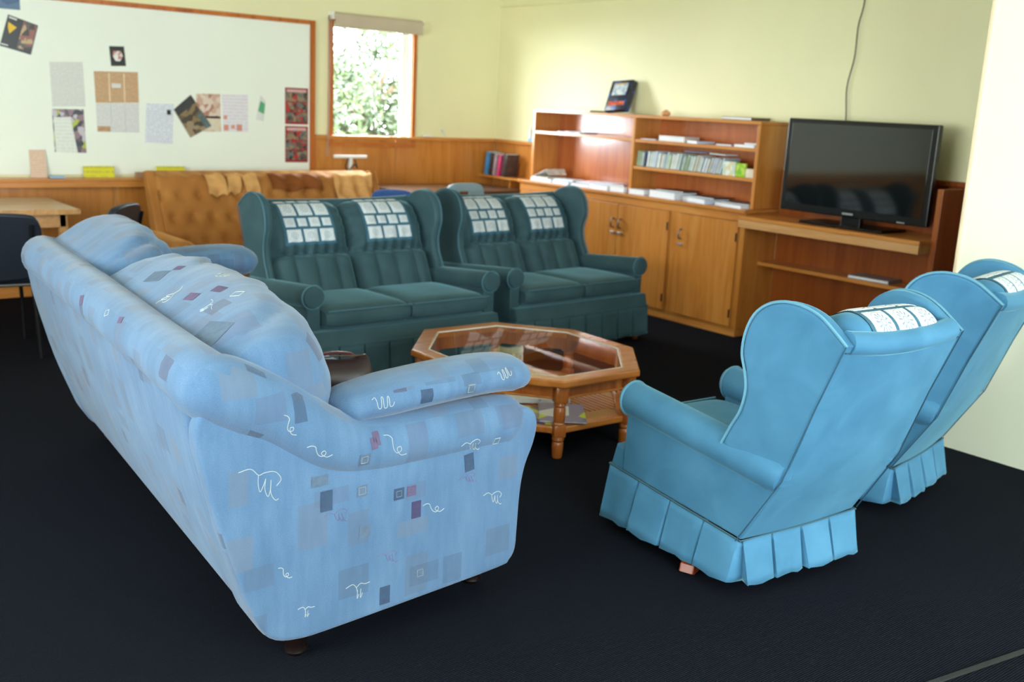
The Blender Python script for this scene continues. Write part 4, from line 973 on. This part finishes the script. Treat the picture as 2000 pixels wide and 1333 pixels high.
# books on the corner shelf
GB = 'upright books on the corner shelf'
for lab, col, y_, th, h in (('bright blue book at the end of the corner shelf', (70, 150, 210), 7.63, .05, .205), ('black and tan book on the corner shelf', (60, 48, 40), 7.565, .035, .2), ('mauve-grey book on the corner shelf', (170, 150, 160), 7.51, .04, .195), ('hot pink book on the corner shelf', (222, 70, 120), 7.45, .032, .19), ('tall dark grey book leaning last on the corner shelf', (66, 60, 62), 7.37, .05, .2)):
    bm = bmesh.new(); dp = .14; addbox(bm, (0, 0, h/2), (dp, th*.8, h*.97), 0, 1, None, 1)
    for s in (-1, 1): addbox(bm, (-.003, s*th*.44, h/2), (dp, th*.1, h), 0)
    addbox(bm, (-dp/2-.003, 0, h/2), (.004, th, h), .001)
    o = frombm('book', bm, [coverart(lab.replace(' ', '_')[:22], [col, col, tuple(min(255, int(c*.7+30)) for c in col), col], 25), PAGES]); o.location = (5.78, y_, .8605+math.sin(R(9))*th*.5); o.rotation_euler = (R(9), 0, 0)
    tag(o, lab, 'book', GB)
# bottle and box on the dado ledge
bt = empty('spray_bottle', (5.868, 7.20, 1.1805), 0, 'white plastic bottle on the dado ledge by the bookcase', 'bottle')
bm = bmesh.new(); lathe(bm, [(.018, 0), (.022, .004), (.022, .09), (.016, .108), (.008, .114), (.008, .125)], n=14); frombm('bottle_body', bm, plain('milky_plastic', (226, 236, 238), .35), bt)
bm = bmesh.new(); lathe(bm, [(.011, .125), (.011, .145), (.006, .15)], n=12); frombm('cap', bm, WHITE, bt)
bb = empty('duster_box', (5.87, 7.14, 1.1805), 0, 'small light blue box on the dado ledge', 'box')
box('box_body', (0, 0, .012), (.05, .13, .024), plain('sky_blue_card', (140, 190, 222), .5), bb, .003); box('lid', (0, 0, .028), (.053, .133, .008), plain('sky_blue_card', (140, 190, 222), .5), bb, .003)
tag(box('marker_pen', (5.12, YA-.028, 1.192), (.11, .02, .02), WHITE, None, .008), 'white marker pen on the dado rail beside the window', 'pen')
hk = empty('wall_hook', (5.29, YA-.02, 1.19), 0, 'small clear hook on the wall above the dado rail', 'hook'); tube('hook', catmull([(0, .015, .05), (0, 0, .05), (0, -.012, .02), (0, -.02, .0), (0, -.03, .012)], 4), .004, plain('clear_plastic', (210, 222, 220), .2), hk, 6); box('plate', (0, .015, .045), (.016, .006, .03), plain('clear_plastic', (210, 222, 220), .2), hk, .002)

# ================================================================== PINBOARD AND PAPERS
pb = empty('pinboard', (1.0, YA, .85), 0, 'huge pale pinboard with orange wooden frame and ledge', 'pinboard'); o = pb.location
S(pb, 'board_face', (-2.395, YA-.018, .86), (3.975, YA, 2.045), BOARD, .001); S(pb, 'frame_rail', (-2.395, YA-.03, 2.042), (4.018, YA, 2.075), W_TRIM); S(pb, 'frame_stile', (3.972, YA-.03, .86), (4.018, YA, 2.043), W_TRIM)
S(pb, 'ledge', (-2.395, YA-.15, .822), (4.018, YA, .842), W_X); S(pb, 'ledge_apron', (-2.395, YA-.14, .78), (4.0, YA-.012, .822), W_X)
def textsheet(name, base, ink, amount=.5, lines=90, blocks=None):
    """paper with printed lines"""
    t = NT(name); sp = t.node('ShaderNodeSeparateXYZ'); t.t.links.new(t.co.outputs['Object'], sp.inputs[0])
    ln = t.math('GREATER_THAN', t.math('SINE', t.math('MULTIPLY', sp.outputs[2], lines*6.28)), .1); wd = t.math('GREATER_THAN', t.noise(1, 2, t.mapv((70, 1, lines*.9))), .45)
    c = t.mix(t.math('MULTIPLY', t.math('MULTIPLY', ln, wd), amount), lin(base), lin(ink)); t.col(c); return t.set(Roughness=.7)
def sheet(label, quad, mat, name='notice', cat='notice', y_=0.0, group='papers on the pinboard', th=.0015):
    """quad: four (x, z) corners on the board face"""
    cx = sum(p[0] for p in quad)/4; cz = sum(p[1] for p in quad)/4; fy = YA-.0185-y_
    ob = prism(name, [(p[0]-cx, p[1]-cz) for p in quad], lambda a, b, t: (a, t, b), 0, -th, mat, None, 0); ob.location = (cx, fy, cz)
    return tag(ob, label, cat, group)
def sub(ob, quad, mat, nm='print'):
    c = ob.location; p = prism(nm, [(q[0]-c.x, q[1]-c.z) for q in quad], lambda a, b, t: (a, t, b), -.0017, -.0022, mat, ob, 0); return p
def rect(a, b, c, d): return [(a, d), (b, d), (b, c), (a, c)]
sheet('blue and red poster at the top corner of the pinboard', rect(1.45, 1.823, 1.957, 2.04), coverart('blue_red_poster', [(60, 90, 130), (80, 110, 140), (60, 90, 130), (180, 60, 60)], 9), 'poster', 'poster')
p2 = sheet('tilted dark two-page leaflet with yellow triangle', [(1.746, 1.923), (1.931, 1.867), (1.875, 1.67), (1.682, 1.717)], plain('near_black_print', (36, 34, 34), .3, .2, 30), 'leaflet', 'leaflet')
sub(p2, [(1.842, 1.888), (1.923, 1.862), (1.872, 1.682), (1.785, 1.704)], coverart('mixed_photos', [(60, 50, 46), (150, 90, 80), (190, 160, 120), (90, 80, 76)], 26, .3, 'blocks')); sub(p2, [(1.745, 1.875), (1.795, 1.842), (1.748, 1.80), (1.74, 1.84)], plain('yellow_print', (236, 190, 30), .4))
sub(p2, [(1.752, 1.912), (1.80, 1.897), (1.798, 1.887), (1.75, 1.902)], plain('white_print', (220, 220, 214), .4)); sub(p2, [(1.69, 1.735), (1.735, 1.725), (1.735, 1.718), (1.69, 1.727)], plain('white_print', (220, 220, 214), .4))
sheet('faint pale grey notice sheet on the pinboard', [(1.991, 1.631), (2.212, 1.644), (2.219, 1.34), (1.996, 1.331)], textsheet('faint_text', (222, 222, 214), (178, 178, 182), .35))
p4 = sheet('small black photo card with a white bowl on the pinboard', [(2.398, 1.765), (2.502, 1.769), (2.512, 1.634), (2.407, 1.628)], plain('black_card', (28, 30, 28), .3, .2, 40), 'photo_card', 'card')
sub(p4, [(2.425, 1.735), (2.48, 1.735), (2.492, 1.70), (2.47, 1.665), (2.44, 1.665), (2.42, 1.70)], coverart('bowl_photo', [(226, 214, 210), (190, 120, 110), (236, 230, 226)], 40))
p5 = sheet('tan three-panel clipping above the white one', [(2.285, 1.586), (2.595, 1.596), (2.595, 1.379), (2.29, 1.367)], textsheet('tan_text', (206, 170, 130), (170, 124, 86), .5), 'clipping', 'clipping')
for a in (2.385, 2.49): sub(p5, rect(a, a+.008, 1.38, 1.58), plain('pale_fold', (236, 214, 180), .6), 'fold')
sub(p5, rect(2.405, 2.47, 1.478, 1.508), plain('white_print', (220, 220, 214), .4))
p6 = sheet('white three-panel leaflet below the tan clipping', [(2.29, 1.364), (2.595, 1.375), (2.591, 1.166), (2.292, 1.163)], textsheet('white_panels', (224, 222, 218), (180, 170, 166), .4), 'clipping', 'clipping')
for a in (2.39, 2.49): sub(p6, rect(a, a+.006, 1.17, 1.365), plain('grey_fold', (200, 204, 206), .6), 'fold')
sub(p6, rect(2.295, 2.385, 1.168, 1.205), plain('tan_print', (190, 150, 110), .6, .2, 40))
sheet('colourful floral flyer behind a white sheet', [(1.992, 1.314), (2.204, 1.318), (2.212, 1.014), (1.997, 1.019)], coverart('floral_flyer', [(70, 70, 76), (200, 190, 200), (150, 120, 130), (180, 190, 80), (100, 90, 100)], 30), 'flyer', 'flyer')
p7 = sheet('white sheet pinned over the floral flyer', [(1.999, 1.258), (2.112, 1.262), (2.152, 1.013), (2.004, 1.019)], textsheet('green_heading', (232, 234, 228), (190, 200, 150), .3, 40), y_=.003)
p12 = sheet('white notice with a small black emblem on the pinboard', [(2.65, 1.377), (2.852, 1.381), (2.837, 1.088), (2.63, 1.093)], textsheet('plain_text', (226, 230, 236), (150, 152, 170), .4, 60))
sub(p12, rect(2.80, 2.83, 1.30, 1.335), plain('black_card', (28, 30, 28), .3, .2, 40))
p13 = sheet('tilted dark photo leaflet overlapping the food clipping', [(2.983, 1.454), (3.142, 1.228), (2.975, 1.136), (2.851, 1.34)], coverart('vineyard_photo', [(110, 92, 70), (140, 118, 84), (80, 70, 60), (160, 140, 110)], 22), 'leaflet', 'leaflet', .003)
sub(p13, [(2.983, 1.45), (3.02, 1.40), (2.885, 1.295), (2.855, 1.34)], plain('dark_sky_print', (58, 58, 58), .4, .2, 20)); sub(p13, [(3.06, 1.335), (3.138, 1.228), (3.10, 1.207), (3.03, 1.30)], plain('teal_print', (90, 110, 110), .4, .3, 30))
p14 = sheet('pinkish food clipping on the pinboard', [(3.026, 1.463), (3.216, 1.468), (3.219, 1.187), (3.02, 1.183)], coverart('food_clip', [(206, 170, 150), (226, 206, 190), (180, 130, 110), (216, 186, 166)], 28), 'clipping', 'clipping')
sub(p14, rect(3.03, 3.215, 1.285, 1.30), plain('black_card', (28, 30, 28), .3, .2, 40)); sub(p14, rect(3.03, 3.215, 1.19, 1.283), textsheet('recipe', (226, 214, 190), (190, 160, 130), .4))
p15 = sheet('white notice with orange patches low down', [(3.228, 1.465), (3.44, 1.474), (3.441, 1.188), (3.236, 1.188)], textsheet('pink_text', (230, 228, 232), (210, 180, 190), .4, 40))
for a, b, c, d in ((3.24, 3.27, 1.28, 1.31), (3.24, 3.28, 1.195, 1.24), (3.345, 3.39, 1.195, 1.245), (3.3, 3.33, 1.21, 1.24)): sub(p15, rect(a, b, c, d), plain('orange_print', (216, 150, 130), .5))
p16 = sheet('narrow green and white leaflet hanging on the pinboard', [(3.546, 1.475), (3.589, 1.429), (3.571, 1.275), (3.506, 1.285)], plain('white_print', (220, 220, 214), .4), 'leaflet', 'leaflet')
sub(p16, [(3.546, 1.43), (3.584, 1.41), (3.575, 1.33), (3.524, 1.35)], plain('green_print', (90, 170, 120), .4, .2, 30))
for lab, z0, z1, sd in (('upper red menu poster by the pinboard frame', 1.258, 1.544, 1), ('lower red menu poster by the pinboard frame', .955, 1.243, 4)):
    pm = sheet(lab, rect(3.756, 3.957, z0, z1), plain('menu_red', (150, 50, 50), .35, .15, 20), 'poster', 'poster', 0, 'menu posters')
    H_ = z1-z0
    for i in range(2):
        for j in range(3): sub(pm, rect(3.762+.098*i, 3.852+.098*i, z0+.02+H_*.28*j, z0+.012+H_*.28*(j+1)), coverart('menu_photo_%d%d%d' % (sd, i, j), [(96, 84, 74), (60, 60, 56), (150, 130, 104), (180, 60, 56), (110, 116, 110)], 34, .3, 'voronoi', sd+i*2+j), 'menu_photo')
    sub(pm, rect(3.77, 3.94, z1-.035, z1-.012), plain('menu_title', (214, 170, 166), .4, .25, 90), 'title_print')
# things standing on the ledge
def standing(name, label, cat, x0, x1, z0, z1, mat, y_=.06, th=.004, group=None):
    ob = span(name, (x0-(x0+x1)/2, -th/2, 0), (x1-(x0+x1)/2, th/2, z1-z0), mat, None, .0008, 1); ob.location = ((x0+x1)/2, YA-y_, z0); ob.rotation_euler = (R(-10), 0, 0); return tag(ob, label, cat, group)
standing('leaflet', 'peach text leaflet standing on the pinboard ledge', 'leaflet', 1.825, 1.93, .8425, 1.035, textsheet('peach_text', (226, 196, 172), (196, 150, 126), .4, 60))
tag(span('eraser', (1.93, YA-.13, .8425), (2.03, YA-.09, .86), plain('pale_blue_felt', (150, 190, 220), .8), None, .006), 'pale blue board eraser on the pinboard ledge', 'eraser')
for lab, a, b in (('yellow price sign on the ledge beside the ochre sofa end', 2.17, 2.385), ('yellow price sign on the ledge behind the ochre sofa', 2.69, 2.905)):
    sg = standing('price_sign', lab, 'sign', a, b, .8425, .925, textsheet('yellow_sign_text', (222, 214, 50), (170, 160, 70), .5, 30), .08)
tag(span('wooden_block', (2.52, YA-.14, .8425), (2.59, YA-.1, .885), plain('pale_wood_block', (170, 134, 100), .6), None, .004), 'small tan wooden block at the end of the ledge', 'block')

# ================================================================== OCHRE TUFTED SOFA
og = empty('tufted_sofa', (3.40, 7.0, 0), 0, 'ochre velvet button-tufted sofa against the pinboard wall', 'sofa')
OW = .93                                           # half width; local x along the wall, local -y is the front
def back_pt(x_, t, off=0):
    """t 0 at the seat, 1 at the top edge"""
    z = .40+.50*t; y_ = .06+.22*t
    dx, dz = .142, .155; best = 9; h = 0
    row = (z-.44)/dz
    for rr_ in (math.floor(row), math.floor(row)+1):
        zc = .44+rr_*dz; sh = .5 if rr_ % 2 else 0
        col = x_/dx-sh
        for cc in (math.floor(col), math.floor(col)+1):
            xc = (cc+sh)*dx; d = math.hypot((x_-xc), (z-zc)); best = min(best, d)
    h = .034*(1-math.exp(-(best/.036)**2))
    edge = max(0, (abs(x_)-(OW-.09))/.08); h -= .02*edge
    if t > .93: h -= .03*((t-.93)/.07)**2
    h += off
    return Vector((x_, y_-h*.9, z+h*.35))
NX, NZ = 96, 40; V = []; Fc = []
for i in range(NX+1):
    for j in range(NZ+1): V.append(back_pt(-(OW-.06)+2*(OW-.06)*i/NX, j/NZ))
nf = len(V)
for i in range(NX+1):
    for j in range(NZ+1): x_ = -(OW-.06)+2*(OW-.06)*i/NX; t = j/NZ; V.append(Vector((x_, .17+.22*t, .40+.515*t)))
for i in range(NX):
    for j in range(NZ):
        a = i*(NZ+1)+j; Fc.append((a, a+1, a+NZ+2, a+NZ+1)); Fc.append((nf+a, nf+a+NZ+1, nf+a+NZ+2, nf+a+1))
for j in range(NZ):
    for i in (0, NX): a = i*(NZ+1)+j; Fc.append((a, a+1, nf+a+1, nf+a))
for i in range(NX):
    for j in (0, NZ): a = i*(NZ+1)+j; Fc.append((a, a+NZ+1, nf+a+NZ+1, nf+a))
bkr = mk('backrest', V, Fc, ORANGE, og, 80)
bmn = bmesh.new(); lathe(bmn, [(.010, -.004), (.011, 0), (.008, .004), (.003, .006)], n=10); bmn.transform(Matrix.Rotation(R(70), 4, 'X')); but = None
for r_ in range(0, 4):
    for c_ in range(-6, 7):
        x_ = (c_+(.5 if r_ % 2 else 0))*.142; t = (.44+r_*.155-.40)/.5
        if abs(x_) > OW-.1 or t > .97: continue
        if but is None: ob = frombm('button', bmn, ORANGE, bkr); but = ob.data
        else: ob = bpy.data.objects.new('button', but); COL.objects.link(ob); ob.parent = bkr
        ob.location = back_pt(x_, t, .003)
for s in (-1, 1):
    prism('back_post', [(-.05, .10), (.10, .10), (.33, .915), (.27, .925), (.03, .42)], lambda a, b, t, s=s: (s*t, a, b), OW-.065, OW, ORANGE, og, .012, 3)
    prism('arm_panel', [(-.46, .07), (.1, .07), (.12, .40), (-.44, .40)], lambda a, b, t, s=s: (s*t, a, b), OW-.10, OW, ORANGE, og, .015, 3)
    rings = []
    for y_, k in ((.14, .6), (.12, .95), (0, 1), (-.2, 1), (-.40, 1), (-.46, 1), (-.475, .92), (-.482, .6)):
        rings.append([Vector((s*(OW+.02+math.cos(q)*.095*k), y_, .455+math.sin(q)*.075*k)) for q in [2*math.pi*m/20 for m in range(20)]])
    ar = loft('arm', rings, ORANGE, og)
    for m in range(10):
        q = 2*math.pi*m/10; tube('front_pleat', [(s*(OW+.02+math.cos(q)*.02), -.484, .455+math.sin(q)*.018), (s*(OW+.02+math.cos(q)*.08), -.477, .455+math.sin(q)*.062)], .006, ORANGE, ar, 6)
    for y_ in (-.42, .05):
        bm = bmesh.new(); lathe(bm, [(.018, 0), (.026, .08)], (s*(OW-.07), y_, 0), 10); frombm('foot', bm, W_DARKLEG, og)
span('seat_base', (-OW+.08, -.44, .08), (OW-.08, .12, .27), ORANGE, og, .015); 
for k in range(3):
    w3 = (2*OW-.2)/3; box('seat_cushion', (-OW+.1+w3*(k+.5), -.19, .335), (w3-.006, .56, .14), ORANGE, og, .045, 4)
def drape(name, label, x0, x1, t0, mat, folds=3, amp=.006, seed=0):
    V = []; NX_, NT2 = 24, 20
    rnd_ = random.Random(seed); ph = rnd_.uniform(0, 6)
    for off in (.006, .001):
        for i in range(NX_+1):
            for j in range(NT2+1):
                u = i/NX_; t = t0+.02*math.sin(u*9+ph)+(1.0-t0)*j/NT2*1.0
                x_ = x0+(x1-x0)*u+.012*math.sin(t*9+ph); V.append(back_pt(x_, min(t, 1.0), off+.012+amp*(math.sin(u*folds*6.28+ph+t*3)+1)*(1 if off > .003 else 1)))
    n2 = (NX_+1)*(NT2+1); Fc = []
    for i in range(NX_):
        for j in range(NT2): a = i*(NT2+1)+j; Fc.append((a, a+1, a+NT2+2, a+NT2+1)); Fc.append((n2+a, n2+a+NT2+1, n2+a+NT2+2, n2+a+1))
    ob = mk(name, V, Fc, mat, None, 60); ob.location = og.location; return tag(ob, label, 'throw', 'cloths over the ochre sofa back')
drape('cloth_cover', 'tan cloth panel nearest the scroll arm on the ochre sofa back', -.52, -.38, .68, TANV, 1, .003, 1)
drape('cloth_cover', 'tan cloth panel between two others on the ochre sofa back', -.365, -.262, .70, TANV, 1, .003, 2)
drape('cloth_cover', 'tan cloth panel next to the rust throw on the ochre sofa', -.235, -.12, .70, TANV, 1, .003, 3)
drape('throw', 'dark rust velvet throw over the ochre sofa back', -.02, .40, .74, BROWNV, 3, .007, 4)
drape('cloth_cover', 'gathered tan cloth at the window end of the ochre sofa', .52, .86, .55, TANV, 3, .012, 5)

# ---- white T-shaped stand behind the ochre sofa
tsd = empty('clothes_stand', (4.28, 7.60, 0), 0, 'white T-shaped stand between the ochre sofa and the window', 'stand')
span('cross_bar', (-.155, -.012, 1.0), (.155, .012, 1.025), WHITE, tsd, .006); span('post', (-.016, -.012, .03), (.016, .012, 1.0), WHITE, tsd, .005); span('foot_bar', (-.14, -.015, 0), (.14, .015, .03), WHITE, tsd, .006)
tube('cable_loop', catmull([(-.03, -.02, 1.0), (-.06, -.03, .93), (-.03, -.035, .9), (.02, -.03, .95), (.05, -.03, .92), (.03, -.02, .99)], 5), .006, plain('dark_cord', (60, 56, 54), .6), tsd, 6)

# ================================================================== TABLE AND CHAIRS BY THE PINBOARD
lt = empty('dining_table', (.95, 7.2, 0), 0, 'pale wood table pushed against the pinboard wall', 'table')
S(lt, 'table_top', (-.1, 6.80, .69), (1.89, 7.58, .72), W_PALE, .006); S(lt, 'edge_band', (-.1, 6.795, .688), (1.893, 6.80, .722), W_PLAIN, .002); S(lt, 'apron', (-.02, 6.86, .6), (1.82, 6.885, .69), W_PLAIN); S(lt, 'apron', (-.02, 7.5, .6), (1.82, 7.525, .69), W_PLAIN)
for x_ in (-.03, 1.78):
    for y_ in (6.86, 7.48): S(lt, 'leg', (x_, y_, 0), (x_+.05, y_+.05, .69), W_PLAIN)
def vinyl_chair(label, loc, rz, mat, backw=.44, backh=.30, name='dining_chair', group=None, top=.83):
    r = empty(name, loc, rz, label, 'chair', group)     # faces local +y
    box('seat', (0, .03, .44), (min(.45, backw+.03), .42, .07), mat, r, .03, 4)
    V = []; ol = [tuple(p)[:2] for p in catmull([(-backw/2, top-backh*.6, 0), (-backw/2+.02, top-.04, 0), (-backw/4, top, 0), (backw/4, top, 0), (backw/2-.02, top-.04, 0), (backw/2, top-backh*.6, 0), (backw/2-.03, top-backh, 0), (-backw/2+.03, top-backh, 0)], 4, True)]
    prism('backrest', ol, lambda a, b, t: (a, -.21-(b-.6)*.2+t+.25*a*a, b), -.025, .03, mat, r, .016, 3)
    for s in (-1, 1):
        tube('leg', catmull([(s*.19, .22, .41), (s*.2, .24, .2), (s*.205, .25, .0)], 4), .011, BLACKM, r, 8); tube('leg', catmull([(s*.19, -.26, .74), (s*.19, -.2, .46), (s*.2, -.24, .2), (s*.205, -.27, .0)], 4), .011, BLACKM, r, 8)
    tube('stretcher', [(-.19, .22, .405), (.19, .22, .405)], .009, STEEL, r, 8); tube('stretcher', [(-.19, -.2, .405), (.19, -.2, .405)], .009, STEEL, r, 8)
    return r
vinyl_chair('black vinyl chair with its back to the patterned sofa, facing the pale table', (1.22, 6.20, 0), R(-4), CHAIRB, .5, .36, group='black chairs at the pale table', top=.80)
vinyl_chair('black vinyl chair at the end of the pale table beside the ochre sofa', (1.84, 6.47, 0), R(48), CHAIRB, .40, .32, group='black chairs at the pale table', top=.80)

# ---- dark desk in the corner with two chairs
dk = empty('corner_desk', (5.1, 7.3, 0), 0, 'low dark wood desk in the corner under the window', 'desk')
S(dk, 'desk_top', (4.46, 6.98, .745), (5.66, 7.68, .775), W_DESK, .005)
S(dk, 'apron', (4.55, 7.03, .66), (5.6, 7.05, .745), W_DESK)
for x_ in (4.54, 5.57):
    for y_ in (7.02, 7.5): S(dk, 'leg', (x_, y_, 0), (x_+.045, y_+.045, .745), W_DESK)
def plastic_chair(label, loc, rz):
    r = empty('plastic_chair', loc, rz, label, 'chair')
    bm = bmesh.new(); hw, top = .19, .90
    ol = [tuple(p)[:2] for p in catmull([(-hw-.02, .56, 0), (-hw, .72, 0), (-hw+.02, .84, 0), (-hw+.07, .892, 0), (0, top, 0), (hw-.07, .892, 0), (hw-.02, .84, 0), (hw, .72, 0), (hw+.02, .56, 0), (hw-.03, .50, 0), (-hw+.03, .50, 0)], 4, True)]
    # backrest as a ring around the hand hole
    hole = [(-.035, .79), (-.035, .845), (.035, .845), (.035, .79)]
    n_ = len(ol); H_ = []
    for i in range(n_):
        a = math.atan2(ol[i][1]-.8175, ol[i][0]); c_, s_ = math.cos(a), math.sin(a); k = min(.05/max(1e-6, abs(c_)), .028/max(1e-6, abs(s_))); H_.append((c_*k, .8175+s_*k))
    def pt(a, b, t): return (a, -.2-(b-.5)*.22+t, b)
    rows = [[bm.verts.new(pt(a, b, 0)) for a, b in ol], [bm.verts.new(pt(a, b, 0)) for a, b in H_], [bm.verts.new(pt(a, b, .022)) for a, b in H_], [bm.verts.new(pt(a, b, .022)) for a, b in ol]]
    for q in range(4):
        for i in range(n_): bm.faces.new((rows[q][i], rows[q][(i+1) % n_], rows[(q+1) % 4][(i+1) % n_], rows[(q+1) % 4][i]))
    r.scale = (1, 1, 1.04); frombm('backrest', bm, CHAIRG, r); box('seat', (0, 0, .445), (.42, .42, .03), CHAIRG, r, .012, 3)
    for s in (-1, 1):
        tube('leg', [(s*.17, .17, .43), (s*.2, .21, 0)], .011, BLACK, r, 8); tube('leg', catmull([(s*.17, -.21, .56), (s*.17, -.18, .43), (s*.2, -.23, 0)], 4), .011, BLACK, r, 8)
    return r
plastic_chair('grey plastic chair with hand hole behind the teal two-seaters', (4.30, 6.27, 0), R(2))
vinyl_chair('blue fabric chair between the ochre sofa and the teal two-seater', (3.79, 6.10, 0), R(-35), CHAIRBL, .32, .30, 'office_chair', None, .905)
